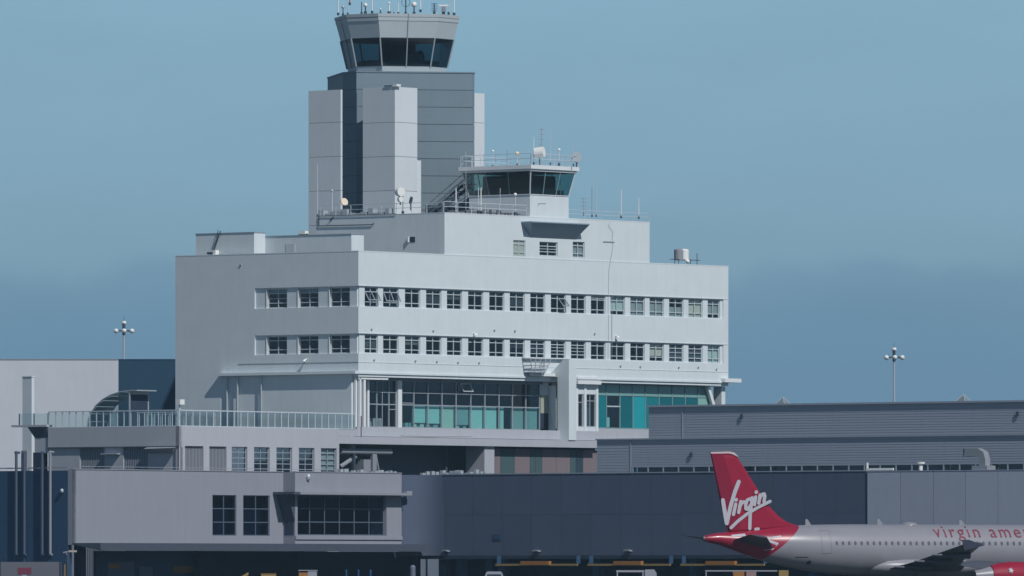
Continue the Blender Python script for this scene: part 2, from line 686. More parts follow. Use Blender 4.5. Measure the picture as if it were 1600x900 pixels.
# cove above the overhang
zc1, zc2 = FR.z(560, 566), ZB
for (fc, a, b) in ((FR, -.02, U1), (LF, LF.s(372), 0)):
    main.on(fc, 'ledge', MB().box(a, b, -.03, 0, zc1, zc1 + .05), WHITE if fc is FR else MULL)  # side ledge greyer: its colour carries the shadow line
prof = [(0, zc2 + .25), (-.58, zc2 + .25), (-.58, zc2), (0, zc2)]
mb = MB()
s0, s1 = LF.s(345), .11
mb.loft([[(s0, d, z) for d, z in prof], [(s1, d, z) for d, z in prof]])
main.on(LF, 'eave', mb, WHITE)
prof = [(-.02, zc2 + .2), (-.12, zc2 + .17), (-.12, zc2 + .002), (0, zc2 + .002)]
mb = MB()
mb.loft([[(0.0, d, z) for d, z in prof], [(FR.s(843), d, z) for d, z in prof]])
mb.loft([[(FR.s(905), d, z) for d, z in prof], [(U1, d, z) for d, z in prof]])
main.on(FR, 'eave', mb, WHITE)
# side wall under the eave, stepping forward twice
main.on(LF, 'lower_side_wall', MB().box(LF.s(345), LF.s(373), .02, .4, ZDK - 3, ZB), WHITE)
main.on(LF, 'lower_side_wall', MB().box(LF.s(373), LF.s(410), -.08, .4, ZDK - 3, ZB - .01), WHITE)
main.on(LF, 'lower_side_wall', MB().box(LF.s(410), LF.s(551), -.17, .4, ZDK - 3, ZB - .01), WHITE)
for px, r, dd in ((356, .09, -.12), (374.5, .09, -.30), (411.5, .07, -.30)):
    main.on(LF, 'downpipe', MB().tube((LF.s(px), dd, ZDK - .5), (LF.s(px), dd, ZB), r, n=8), METAL, smooth=True)
# corner posts
for px, v, wd in ((557, .35, .22), (563.5, .1, .24), (570, .15, .30)):
    s = on_v(px, v)
    main.part('post', MB().box(s - wd / 2, s + wd / 2, v, v + wd, ZDK - .8, ZB - .26), TRIM)
# glazed storey
zg = [FR.z(640, y) for y in (667.5, 632, 613, 594.5)]
G1 = Face('n1', 1.35)
main.on(G1, 'beam', MB().box(G1.s(566), G1.s(846), -.2, .5, zg[3], ZB - .26), mat('beam_grey', (.16, .20, .24), .7))  # shadow band under the body put into the dark beam colour
xs = [G1.s(p) for p in (573, 588, 607, 618)]
curtain(main, G1, xs, zg, 0, lambda i, j: GLD if j else GL)
xs = [G1.s(p) for p in (625, 646, 668, 690, 712, 735, 757, 779, 800, 821, 842.5)]
curtain(main, G1, xs, zg, 0, lambda i, j: GLD if j else GLT)
main.on(G1, 'column', MB().box(G1.s(618), G1.s(624), -.32, -.02, zg[0] - .3, zg[3]), TRIM)
main.on(G1, 'column', MB().box(G1.s(570), G1.s(573), -.32, .1, zg[0] - .3, zg[3]), TRIM)
for a_, b_, y_ in ((607, 618, 641), (625, 646, 630.5), (588, 607, 634)):
    main.on(G1, 'transom', MB().box(G1.s(a_), G1.s(b_), -.05, .03, G1.z(640, y_), G1.z(640, y_) + .07), MULL)
for px in (829.5, 716, 597):
    main.on(G1, 'mullion', MB().box(G1.s(px) - .03, G1.s(px) + .03, -.05, .03, zg[2] if px != 597 else zg[0], zg[3]), MULL)
# blinds and furniture behind the glass
bl = [None, (.22, 1.02, BLINDT), (.20, 1.02, BLINDT), (.02, 1.02, BLIND), (.16, 1.0, BLINDG), (0, 1.02, BLINDT), (0, 1.02, BLINDT), None, (0, 1, BLINDG), (0, 1, BLINDG)]
Hh = zg[1] - zg[0]
for i, q in enumerate(bl):
    if q:
        main.on(G1, 'blind', MB().box(xs[i] + .05, xs[i + 1] - .05, .22, .25, zg[0] + q[0] * Hh, zg[0] + q[1] * Hh), q[2])
main.on(G1, 'blind', MB().box(xs[7] + .5, xs[7] + 1.0, .22, .25, zg[0], zg[1]), BLINDT)
main.on(G1, 'counter', MB().box(G1.s(590), G1.s(606), .6, 1.1, zg[0], zg[0] + .8).box(G1.s(640), G1.s(735), .5, .9, zg[0], zg[0] + .45), BLINDG)
main.on(G1, 'hanging_cloth', MB().loft([[(G1.s(577.5), .5, zg[1] + .0), (G1.s(584), .5, zg[1] + .05), (G1.s(584), .53, zg[1] + .05), (G1.s(577.5), .53, zg[1])],
                                      [(G1.s(578), .5, zg[1] - .9), (G1.s(580), .5, zg[1] - .9), (G1.s(580), .53, zg[1] - .9), (G1.s(578), .53, zg[1] - .9)]]), BLINDT)
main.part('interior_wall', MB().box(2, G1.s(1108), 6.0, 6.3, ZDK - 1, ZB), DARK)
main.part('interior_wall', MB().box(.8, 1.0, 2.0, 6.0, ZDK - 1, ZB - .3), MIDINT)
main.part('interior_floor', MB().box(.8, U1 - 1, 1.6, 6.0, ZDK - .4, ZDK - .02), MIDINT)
rq = random.Random(11)
for px in (580, 596, 644, 652, 661, 670, 682, 697, 706, 716, 728):
    a_ = G1.s(px)
    main.on(G1, 'furniture', MB().box(a_, a_ + .25 + rq.random() * .5, .35, .8, zg[0], zg[0] + .2 + rq.random() * .5), rq.choice((BLIND, BLINDG, BLINDT, METAL)))
# opened pane in the top row
a, b = xs[4] + .55, xs[5] - .15
mb = MB()
hh = zg[3] - zg[2] - .2
mb.box(0, .07, -.03, .03, -hh, 0).box(b - a - .07, b - a, -.03, .03, -hh, 0).box(.07, b - a - .07, -.03, .03, -.07, 0).box(.07, b - a - .07, -.03, .03, -hh, -hh + .07)
o = main.at(G1, 'open_sash', unit_mesh('open_sash', mb, FRAME), (a, -.08, zg[3] - .1))
o.rotation_euler = (-.5, 0, 0)
# small white canopy strip at the corner
main.on(FR, 'canopy_strip', MB().box(FR.s(562), FR.s(608), .1, .8, FR.z(585, 593), FR.z(585, 590)), TRIM)
# pier, porch and side pieces right of the long glazing
GP = Face('n1', -2.1)
PZ = zat(562, *GP.pos(GP.s(889), 0)[:2])
sp = GP.s(889)
sp1 = GP.s(900.5)
zlow = zd_top = Face('n1', -2.0).z(700, 684.5) + .01
zcan = FR.z(850, 583.5)
pr_ = [(-2.1, zlow), (-.75, zlow), (-.75, zcan - .3), (0, zcan - .3), (0, zcan + .1), (-1.25, PZ - .15), (-1.35, PZ), (-2.1, PZ)]
main.part('pier', MB().loft([[(sp, v, z) for v, z in pr_], [(sp1, v, z) for v, z in pr_]]), WHITE)
main.part('canopy_slab', MB().box(FR.s(826), sp - .06, -.55, 1.4, FR.z(850, 588), FR.z(850, 583.5)), TRIM)
main.part('column', MB().box(G1.s(857.5), G1.s(864), 1.0, 1.4, zg[0] - .6, ZB - .6), TRIM)
main.on(G1, 'wall_panel', MB().box(G1.s(843.5), G1.s(857), -.02, .2, FR.z(850, 617), ZB - .3), WHITE)
main.on(G1, 'door_panel', MB().box(G1.s(845), G1.s(856.5), .0, .1, FR.z(850, 645), FR.z(850, 617)), mat('pale_green_door', (.34, .38, .30), .6))
main.on(G1, 'door', MB().box(G1.s(845), G1.s(856.5), .02, .1, FR.z(850, 669), FR.z(850, 645)), DARK)
main.on(G1, 'infill_wall', MB().box(G1.s(864), G1.s(871), .1, .3, FR.z(850, 669), ZB - .3), mat('pale_green_infill', (.34, .38, .30), .6))
PF = Face('n1', .2)
main.on(PF, 'porch_fascia', MB().box(PF.s(897), PF.s(933), -.5, .9, PF.z(915, 600.5), PF.z(915, 594.5)), TRIM)
main.on(PF, 'porch_fascia', MB().box(PF.s(898), PF.s(931), -.35, .9, PF.z(915, 592.5), PF.z(915, 589)), TRIM)
main.on(PF, 'porch_wall', MB().box(PF.s(899.5), PF.s(932), 0, .3, PF.z(915, 616), PF.z(915, 600.5) - .01), WHITE)
for px in (900.5, 913.5, 932):
    main.on(PF, 'column', MB().box(PF.s(px) - .16, PF.s(px) + .16, -.1, .22, PF.z(915, 684), PF.z(915, 600.6)), TRIM)
window(main, PF, PF.s(902), PF.s(911.5), PF.z(915, 667), PF.z(915, 616), .12, cols=1, rows=(.75, .25), g=GLD, fm=MULL)
window(main, PF, PF.s(915), PF.s(931), PF.z(915, 667), PF.z(915, 616), .12, cols=2, rows=(.8, .2), g=GLD, fm=MULL, blind=BLINDG, bcut=(0, .75), bd=.5)
main.on(PF, 'porch_wall', MB().box(PF.s(901), PF.s(931.5), 0, .2, PF.z(915, 684), PF.z(915, 667) - .01), WHITE)
# teal glazing on the right
G2 = Face('n1', .9)
xs2 = [G2.s(p) for p in (933, 947, 968, 988, 1008, 1029, 1050, 1070, 1090, 1108)]
zt = [G2.z(960, y) for y in (669, 617.5, 601)]
tm = {0: TE1, 1: GLT, 2: TE3, 3: TE2, 4: TE1, 5: TE3, 6: TE3, 7: TE3, 8: TE5}


def tealfn(i, j):
    return TE4 if j == 1 else tm[i]


curtain(main, G2, xs2, zt, 0, tealfn, mw=.08, mmat=mat('teal_mullion', (.20, .33, .34), .5))
main.on(G2, 'transom', MB().box(xs2[1], xs2[2], -.1, .06, G2.z(958, 636), G2.z(958, 634)), FRAME)
main.on(G2, 'beam', MB().box(xs2[0], G2.s(1112), -.3, .4, zt[2] + .05, ZB - .26), mat('beam_grey', (.16, .20, .24), .7))
main.on(G2, 'sill_wall', MB().box(xs2[0], G2.s(1112), -.05, .3, zt[0] - 1.2, zt[0] - .05), LOWW)
main.on(G2, 'blind', MB().box(xs2[1] + .1, xs2[1] + .9, .3, .33, zt[0] + .1, zt[0] + 1.0), BLINDT)
# right end: strut, posts and projecting slab
main.part('strut', MB().loft([[(FR.s(1110), .4, G2.z(1110, 602)), (FR.s(1114), .4, G2.z(1110, 602)), (FR.s(1114), .7, G2.z(1110, 602)), (FR.s(1110), .7, G2.z(1110, 602))],
                              [(FR.s(1120), .4, G2.z(1110, 636)), (FR.s(1124), .4, G2.z(1110, 636)), (FR.s(1124), .7, G2.z(1110, 636)), (FR.s(1120), .7, G2.z(1110, 636))]]), TRIM)
main.part('post', MB().box(FR.s(1132), U1 - .02, .35, 1.3, ZDK - 1, ZB - .3), WHITE)
main.part('balcony_slab', MB().box(FR.s(1126), FR.s(1152), -.5, 2.5, FR.z(1138, 597.5), FR.z(1138, 591.5)), TRIM)
# deck parapet and fascia
DP = Face('n1', -1.0)
main.on(DP, 'deck_parapet', MB().box(DP.s(558), DP.s(1020), 0, .3, DP.z(700, 684), DP.z(700, 669.5)), LOWW)
DF = Face('n1', -2.0)
zd0, zd1 = DF.z(700, 696), DF.z(700, 684.5)
main.on(DF, 'deck_fascia', MB().box(DF.s(530), DF.s(935), 0, .4, zd0, zd1), LOWW)
main.on(DF, 'deck_slab', MB().box(DF.s(530) + .05, DF.s(1020), .4, 6, zd0 + .05, zd1 - .06), LOWW)
main.on(DF, 'handrail', MB().path([(DF.s(626), -.06, DF.z(640, 681)), (DF.s(675), -.06, DF.z(675, 682)), (DF.s(736), -.06, DF.z(736, 682))], .05), METAL)
# ceiling recess under the deck
UB = Face('n1', 3.0)
main.on(UB, 'recess_wall', MB().box(UB.s(500), UB.s(780), 0, .3, 0, zd0 + .05), mat('recess_paint', (.12, .15, .20), .8))
CB = Face('n1', -1.7)
sc0 = CB.s(757)
main.on(CB, 'column', MB().box(sc0, CB.s(772.5), 0, 2.2, 0, zd0), LOWW)
main.on(CB, 'column', MB().box(CB.s(718), CB.s(720.5), 1.6, 1.8, 0, zd0), GREYF)
for px0, px1, m_ in ((772.8, 782, PINKP), (782, 804, GREENP), (804, 828, PINKP), (828, 836.5, GREENP), (836.5, 847, GREENP), (847, 869, PINKP), (869, 891, PINKP), (891, 900, GREENP), (900, 911, TEALDK), (911, 936, PINKP)):
    P2 = Face('n1', -1.1)
    main.on(P2, 'wall_panel', MB().box(P2.s(px0) + .02, P2.s(px1) - .02, 0, .2, 0, P2.z(850, 702)), m_)
main.on(Face('n1', -.95), 'wall', MB().box(CB.s(772), CB.s(940), 0, .2, 0, zd0), DARK)

# small wall lamps and vent caps
cap = unit_mesh('wall_vent', MB().tube((0, 0, 0), (0, -.09, -.02), .09, .10, 8), MULL)
for px, py in ((580, 514.5), (676.5, 517), (772, 516), (804, 517), (928.5, 521.5), (584, 562.5), (648.5, 564), (682, 565), (715, 566.5), (748, 567), (969, 572), (1000, 573), (1060, 574), (1090.5, 574), (1119, 577)):
    main.at(FR, 'wall_vent', cap, (FR.s(px), 0, FR.z(px, py)))
lampm = unit_mesh('wall_lamp', MB().tube((0, 0, 0), (-.05, -.3, -.1), .06, .06, 6).dome((-.05, -.3, -.22), .17, (0, 0, 1), n=10, rings=4), WHT)
for px, py in ((740, 520), (962, 524)):
    main.at(FR, 'wall_lamp', lampm, (FR.s(px), 0, FR.z(px, py)))
main.at(LF, 'wall_lamp', lampm, (LF.s(479.5), -.02, LF.z(479.5, 561)))
main.at(LF, 'wall_vent', cap, (LF.s(376.5), 0, LF.z(376, 414)))
# long cable down the front
mb = MB()
pts = [(953, 346), (950, 352), (957, 362), (956, 374), (957, 384), (955, 398), (951, 420), (950, 450), (950, 520), (950, 560)]
mb.path([(FR.s(a), -.06, FR.z(a, b)) for a, b in pts], .015, 5)
mb.path([(FR.s(942), -.06, FR.z(942, 377)), (FR.s(960), -.06, FR.z(960, 378))], .03, 5)
main.on(FR, 'cable', mb, MULL)
main.on(FR, 'cable', MB().path([(FR.s(955.5), -.05, FR.z(955.5, 462)), (FR.s(955.5), -.05, FR.z(955, 560))], .02, 5), MULL)
# escape basket
ub_ = FR.s(814)
mb = MB()
x0, x1 = FR.s(815.5), FR.s(848)
z0, z1 = FR.z(830, 582), FR.z(830, 561)
for k in range(5):
    t = k / 4
    mb.path([(x0 + .25 * (1 - t), -1.0, z0 + (z1 - z0) * t), (x1 - .9 * (1 - t), -1.0, z0 + (z1 - z0) * t), (x1 - .9 * (1 - t), 0, z0 + (z1 - z0) * t)], .05)
    mb.path([(x0 + .25 * (1 - t), -1.0, z0 + (z1 - z0) * t), (x0 + .25 * (1 - t), 0, z0 + (z1 - z0) * t)], .05)
for k in range(5):
    t = k / 4
    mb.tube((x0 + .25 + t * (x1 - x0 - 1.15), -1.0, z0), (x0 + t * (x1 - x0), -1.0, z1), .045, n=6)
mb.box(x0 + .25, x1 - .9, -1.0, 0, z0 - .06, z0)
main.on(FR, 'escape_basket', mb, MULL)
main.on(FR, 'ledge', MB().box(FR.s(815), FR.s(890), -.35, -.05, FR.z(850, 560.5), FR.z(850, 559)), TRIM)

# ---- penthouse block (flush with the front)
up = FR.s(695)
PB = Face('n1', .03)
PL = Face('n2', up)
zp1 = PB.z(695, 333)
vP = on_u(498, up)
pent = Thing('penthouse_block', 'white roof storey flush with the front, carrying the small old control cab', 'penthouse', (up, .03, ZT - .6))
u2 = PB.s(1015)
pw = [(802, 821, 375, 400.5), (843, 871.5, 377.5, 399.5), (895, 913.5, 377.5, 402.5)]
hz = [(PB.s(a), PB.s(b), PB.z(a, d), PB.z(a, c)) for a, b, c, d in pw]
pent.on(PB, 'front_wall', wall_mb(up, u2, ZT - .3, zp1, hz, 0, .4), WHITE)
pent.part('side_wall', MB().box(up, up + .3, .44, vP, ZT - .8, zp1), WHITE)
pent.part('end_wall', MB().box(u2 - .3, u2, .44, vP, ZT - .8, zp1), WHITE)
pent.part('roof', MB().box(up + .3, u2 - .3, .44, vP, zp1 - .5, zp1 - .2), ROOF)
pent.part('back_wall', MB().box(up, u2, vP, vP + .3, ZT - .8, zp1), WHITE)
pent.part('interior_wall', MB().box(up + 2, u2 - 2, 3, 3.2, ZT - .5, zp1 - .6), DARK)
pent.part('coping', MB().box(up - .015, u2 + .015, .015, .28, zp1, zp1 + .07).box(up - .015, up + .28, .28, vP, zp1 + .002, zp1 + .068), TRIM)
for i, (a, b, c, d) in enumerate(hz):
    if i == 0:
        window(pent, PB, a, b, c, d, .10, bd=.05, blind=BLIND, rows=(.26, .5, .24), label='window with drawn cream blinds')
    elif i == 1:
        window(pent, PB, a, b, c, d, .14, rows=(.3, .4, .3), extra=(.5,))
    else:
        window(pent, PB, a, b, c, d, .14, rows=(.26, .5, .24), blind=BLINDG, bcut=(0, .85))
# corbel, the shade of its sloped underside put into a dark grey
a0, a1, b0, b1 = PB.s(814), PB.s(904.5), PB.s(829), PB.s(898.5)
zt_, zb_ = PB.z(830, 348.5), PB.z(830, 370.5)
pent.on(PB, 'corbel', MB().loft([[(a0, -1.25, zt_), (a1, -1.25, zt_), (a1, 0, zt_), (a0, 0, zt_)],
                                 [(b0, -.05, zb_), (b1, -.05, zb_), (b1, 0, zb_), (b0, 0, zb_)]][::-1]).box(a0, a1, -1.27, 0, zt_, zt_ + .10), mat('corbel_shade_grey', (.22, .29, .35), .8))
# pipes on its side, a vent, roof rail
mb = MB()
P = lambda px, py, d=-.08: (PL.s(px), d, PL.z(px, py))
mb.path([P(499, 338), P(499, 353), P(540, 352), P(583, 351), P(585, 349)], .045)
mb.path([P(498, 337.5), P(560, 336), P(620, 334)], .03)
mb.path([P(516, 345), P(522, 339)], .05)
pent.on(PL, 'pipework', mb, DKMET)
pent.on(PL, 'vent_opening', MB().box(PL.s(640), PL.s(648.5), -.03, .02, PL.z(645, 378.5), PL.z(645, 370)), DARK)
pent.on(PL, 'vent_hood', MB().box(PL.s(638.5), PL.s(640), -.2, 0, PL.z(645, 378.5), PL.z(645, 370)), TRIM)


def railing(th, fc, s0, s1, z, h, step, d=0.0, rails=(1, .55), r=.028, m=None, posts=True, name='railing'):
    mb = MB()
    n = max(1, int(round((s1 - s0) / step)))
    for k in range(n + 1):
        x = s0 + (s1 - s0) * k / n
        mb.box(x - r, x + r, d - r, d + r, z, z + h)
    for q in rails:
        mb.box(s0, s1, d - r * .9, d + r * .9, z + h * q - r * .9, z + h * q + r * .9)
    return th.on(fc, name, mb, m or RAIL)


railing(pent, PB, up, PB.s(824), zp1 + .07, 1.0, 1.9, .1)
railing(pent, PB, PB.s(889), u2, zp1 + .07, .8, 2.5, .1, r=.02)
railing(pent, PL, PL.s(500), -.4, zp1 + .07, .95, 1.8, .1, r=.024)
# roof clutter strip
mb = MB()
rr = random.Random(3)
for k in range(16):
    a = PB.s(712 + k * 6.8 + rr.random() * 3)
    mb.box(a, a + .25 + rr.random() * .5, .5, 1.1, zp1 - .2, zp1 + .15 + rr.random() * .45)
pent.part('roof_plant', mb, LOUV, kind='stuff')
mb = MB()
for k in range(12):
    v = on_u(505 + k * 9.5 + rr.random() * 4, up + .9)
    mb.box(up + .7, up + 1.0 + rr.random() * .4, v, v + .3 + rr.random() * .5, zp1 - .2, zp1 + .25 + rr.random() * .45)
pent.part('roof_plant', mb, METAL, kind='stuff')

# ---- left penthouse boxes
def roof_box(label, u0, pxl, pxr, pyt, pxn1, right_open=True):
    vl, vr = on_u(pxl, u0), on_u(pxr, u0)
    ue = on_v(pxn1, vr)
    zt2 = zat(pyt, u0, vr)
    t = Thing('rooftop_room', label, 'rooftop room', (u0, vr, ZT - .6), 'plain rooms on the left roof')
    t.part('wall', MB().box(u0, ue, vr, vl, ZT - .6, zt2), WHITE)
    t.part('coping', MB().box(u0 - .05, ue + .05, vr - .05, vl + .05, zt2, zt2 + .07), mat('coping_metal', (.28, .33, .38), .5))
    return t, ue, vr, vl, zt2


t, ue, vr, vl, zr1 = roof_box('taller plain room at the far left end of the main roof', .8, 306, 397, 363.5, 414.5)
t2_u = ue
t, ue2, vr2, vl2, zr2 = roof_box('low plain room with a door outline between the left room and the penthouse', t2_u, 415, 549, 366, 568.5)
t.part('door', MB().box(t2_u - .04, t2_u, on_u(461, t2_u), on_u(447, t2_u), ZT - .6, zat(378, t2_u, vr2)), mat('door_grey', (.50, .55, .60), .7))

# ---- old control cab
SB = Face('n1', .06)
uc0, uc1 = SB.s(828), SB.s(888.5)
vc1 = on_u(733, uc0)
zc0 = zp1 - .35
zgb, zgt = SB.z(828, 304), SB.z(828, 267.5)
zrf = SB.z(828, 258)
cabT = Thing('old_control_cab', 'small four-sided glazed control cab with flat roof on the penthouse front edge', 'control cab', (uc0, .06, zc0))
cabT.part('base_wall', MB().box(uc0, uc1, .06, vc1, zp1 - 1.5, zgb), WHITE)
cabT.part('sill', MB().box(uc0 - .06, uc1 + .06, .0, vc1 + .06, zgb, zgb + .06), TRIM)
FL = .42


def cab_pt(u, v, t):
    """outward-leaning glass wall point, t=0 sill, t=1 head"""
    cu, cv = (uc0 + uc1) / 2, (.06 + vc1) / 2
    su = 1 if u > cu else -1
    sv = 1 if v > cv else -1
    return u, v


zs0, zs1 = zgb + .06, zgt
lo = [(uc0, .06), (uc1, .06), (uc1, vc1), (uc0, vc1)]
hi = [(uc0 - FL, .06 - FL), (uc1 + FL, .06 - FL), (uc1 + FL, vc1 + FL), (uc0 - FL, vc1 + FL)]
nd = [3, 3, 3, 3]
for k in range(4):
    k2 = (k + 1) % 4
    for j in range(nd[k]):
        t0, t1 = j / nd[k], (j + 1) / nd[k]
        L0 = lambda P0, P1, t: (P0[0] + (P1[0] - P0[0]) * t, P0[1] + (P1[1] - P0[1]) * t)
        p0, p1 = L0(lo[k], lo[k2], t0), L0(lo[k], lo[k2], t1)
        q0, q1 = L0(hi[k], hi[k2], t0), L0(hi[k], hi[k2], t1)
        cabT.part('glass_pane', MB().face([(*p0, zs0), (*p1, zs0), (*q1, zs1), (*q0, zs1)]), GLOLD)
        r = .07 if j == 0 else .05
        cabT.part('mullion', MB().tube((*p0, zs0), (*q0, zs1), r, n=6), RAIL if j == 0 else mat('green_mullion', (.20, .28, .27), .5))
cabT.part('interior', MB().box(uc0 + .9, uc1 - .9, .9, vc1 - .9, zgb, zgt - .3), mat('cab_core', (.03, .06, .07), .8))
cabT.part('console', MB().box(uc0 + .3, uc1 - .3, .4, vc1 - .4, zgb, zgb + .55), DKMET)
cabT.part('ceiling', MB().box(uc0 - FL + .1, uc1 + FL - .1, .06 - FL + .1, vc1 + FL - .1, zgt - .05, zgt - .005), DARK)
cabT.part('roof', MB().box(uc0 - FL - .12, uc1 + FL + .12, -.06 - FL, vc1 + FL + .12, zgt, zgt + .18).box(uc0 - FL - .28, uc1 + FL + .28, -.22 - FL, vc1 + FL + .28, zgt + .20, zrf), TRIM)
cabT.part('roof_reveal', MB().box(uc0 - FL - .05, uc1 + FL + .05, 0 - FL, vc1 + FL + .05, zgt + .17, zgt + .21), MULL)
cf, cl = Face('n1', -.1 - FL), Face('n2', uc0 - FL - .15)
railing(cabT, cf, uc0 - FL - .15, uc1 + FL + .15, zrf, 1.05, 1.2, 0, r=.025)
railing(cabT, cl, -(vc1 + FL + .1), .1 + FL, zrf, 1.05, 1.35, 0, r=.025)
railing(cabT, Face('n1', vc1 + FL), uc0 - FL, uc1 + FL, zrf, 1.05, 1.2, 0, r=.02)
railing(cabT, Face('n2', uc1 + FL + .15), -(vc1 + FL), .1 + FL, zrf, 1.05, 1.35, 0, r=.02)
cabT.on(PB, 'wall_pipe', MB().path([(PB.s(841), -.0, PB.z(841, 322)), (PB.s(841), -.0, PB.z(841, 318)), (PB.s(853), -.0, PB.z(853, 318))], .02), MULL)

# stair behind the cab's left end
st = Thing('roof_stair', 'dark steel stair climbing to the small control cab from the left', 'stair', (up + 3, vc1 + 2, zp1 - .2))
vs = vc1 + 1.2
mb = MB()
us = on_v(672, vs + 1)
ux = on_v(724, vs + 1)
zb0, zb1 = zat(333, us, vs), zat(288, ux, vs)
for k in range(9):
    t = k / 8
    mb.box(us + (ux - us) * t, us + (ux - us) * (t + .16), vs, vs + 1, zb0 + (zb1 - zb0) * t, zb0 + (zb1 - zb0) * t + .06)
st.part('tread', mb, DKMET, kind='stuff')
for q in (0, 1.0):
    st.part('handrail', MB().path([(us, vs + q, zb0 + 1), (ux, vs + q, zb1 + 1), (ux + 1.5, vs + q, zb1 + 1)], .04).path([(us, vs + q, zb0 + .5), (ux, vs + q, zb1 + .5)], .03), DKMET)
    st.part('stringer', MB().loft([[(us, vs + q, zb0 - .15), (us, vs + q + .05, zb0 - .15), (us, vs + q + .05, zb0 + .15), (us, vs + q, zb0 + .15)],
                                   [(ux, vs + q, zb1 - .15), (ux, vs + q + .05, zb1 - .15), (ux, vs + q + .05, zb1 + .15), (ux, vs + q, zb1 + .15)]]), DKMET)
for k in range(6):
    t = k / 5
    st.part('post', MB().tube((us + (ux - us) * t, vs, zp1 - .2), (us + (ux - us) * t, vs, zb0 + (zb1 - zb0) * t + 1), .035, n=6), DKMET)
st.part('screen', MB().box(on_v(666, vs + 1.4), on_v(708, vs + 1.4), vs + 1.4, vs + 1.5, zp1 - .2, zat(320, us, vs)), DKMET)

# ================================================================== MAIN CONTROL TOWER
YT = 884.0
AT = radians(10.5)
XT = (620.5 - 800) / F * YT
kT = YT / F
tower = Thing('control_tower', 'tall slate and white control tower with an eight-sided glazed cab on top', 'control tower', (XT, YT, 0), world=True, rot=AT)


def zt_at(py, Y=YT):
    return ZC + (900 - py) * Y / F


# shaft: square with cut corners; faces carry one panel object per course
hs, ch = 6.25, 1.35
shaft = [(-hs + ch, -hs), (hs - ch * .2, -hs), (hs, -hs + ch * .2), (hs, hs - ch), (hs - ch, hs), (-4.4, hs), (-5.7, 5.3), (-5.77, -3.8)]
ztop = zt_at(113.5, YT - 6.3)
inner = [(x * .985, y * .985) for x, y in shaft]
tower.part('shaft_core', MB().loft([[(x, y, 0) for x, y in inner], [(x, y, ztop - .05) for x, y in inner]]), mat('joint_shadow', (.08, .11, .15), .9))
co = 26.7 * kT
for r in range(10):
    z1 = ztop - r * co * 1.0
    z0 = z1 - co + .045
    if r == 9:
        z0 = 14
    for k in range(8):
        p, q = shaft[k], shaft[(k + 1) % 8]
        if k in (2, 3, 4, 5) and r % 2:
            pass
        dx, dy = q[0] - p[0], q[1] - p[1]
        l = sqrt(dx * dx + dy * dy)
        nx, ny = dy / l, -dx / l
        a = (p[0] - nx * .05, p[1] - ny * .05)
        b = (q[0] - nx * .05, q[1] - ny * .05)
        tower.part('cladding_panel', MB().loft([[(*p, z0), (*q, z0), (*b, z0), (*a, z0)], [(*p, z1), (*q, z1), (*b, z1), (*a, z1)]]), SLATE)
cop = [(x * 1.01, y * 1.01) for x, y in shaft]
tower.part('coping', MB().loft([[(x, y, ztop) for x, y in cop], [(x, y, ztop + .12) for x, y in cop]]), SLATE)
# narrow white edge strip on the front left of the shaft
tower.part('edge_strip', MB().box(-hs + ch + .02, -hs + ch + .17, -hs - .06, -hs, 14, zt_at(150)), SLATE)

# cab
angs = [16, 50, 106, 140, 196, 230, 286, 320]


def ring(R, z):
    return [(R * cos(radians(-a) - AT * 0), R * sin(radians(-a)), z) for a in angs]


def ring_local(Rpx, py):
    R = Rpx * kT
    z = zt_at(py, YT - 4.6)
    # angles are screen angles seen from above: rotate back by the tower's own turn
    return [(R * cos(radians(-a) - AT), R * sin(radians(-a) - AT), z) for a in angs][::-1]


def band(name, r0, y0, r1, y1, m, inset=0):
    lo_, hi_ = ring_local(r0, y0), ring_local(r1, y1)
    for k in range(8):
        k2 = (k + 1) % 8
        P = [Vector(lo_[k]), Vector(lo_[k2]), Vector(hi_[k2]), Vector(hi_[k])]
        nrm = (P[1] - P[0]).cross(P[3] - P[0]).normalized()
        c = (P[0] + P[1]) / 2
        if nrm.x * c.x + nrm.y * c.y < 0:
            nrm = -nrm
        Q = [p - nrm * .06 for p in P]
        tower.part(name, MB().loft([P, Q]), m)


CG = CABP
band('base_panel', 79, 112, 81, 103, CG)
band('glass_pane', 81.5, 103, 92, 59, GLCAB)
band('parapet_panel', 92.3, 59, 99.5, 33, CG)
band('parapet_band', 100.2, 33, 101.2, 27.5, CG)
band('parapet_band', 101.8, 27, 102.8, 22, CABP)
for (y0, r0, y1, r1, nm) in ((22, 100, 21.8, 100, 'cab_roof'),):
    tower.part(nm, MB().loft([ring_local(r0, y0 + 4), ring_local(r1, y1 + 2)]), ROOF)
tower.part('cab_floor', MB().loft([ring_local(79, 104.5), ring_local(80, 103)]), DARK)
tower.part('cab_ceiling', MB().loft([ring_local(92, 60), ring_local(92, 58)]), DARK)
tower.part('cab_core', MB().loft([ring_local(30, 103), ring_local(30, 60)]), DARK)
tower.part('console', MB().loft([ring_local(68, 103), ring_local(68, 93)]), mat('console', (.03, .05, .08), .5))
l0, l1 = ring_local(82, 103), ring_local(92.8, 59)
for k in range(8):
    tower.part('mullion', MB().tube(l0[k], l1[k], .075, n=6), MULL)
    if k in (1, 3, 5, 7, 0, 2, 4, 6):
        k2 = (k + 1) % 8
        wd = (Vector(l0[k]) - Vector(l0[k2])).length
        if wd > 3.6:
            m0, m1 = (Vector(l0[k]) + Vector(l0[k2])) / 2, (Vector(l1[k]) + Vector(l1[k2])) / 2
            tower.part('mullion', MB().tube(m0, m1, .055, n=6), MULL)
            h0, h1 = ring_local(93, 59), ring_local(103, 22)
            m0, m1 = (Vector(h0[k]) + Vector(h0[k2])) / 2, (Vector(h1[k]) + Vector(h1[k2])) / 2
            tower.part('joint_strip', MB().tube(m0, m1, .05, n=6), MULL)
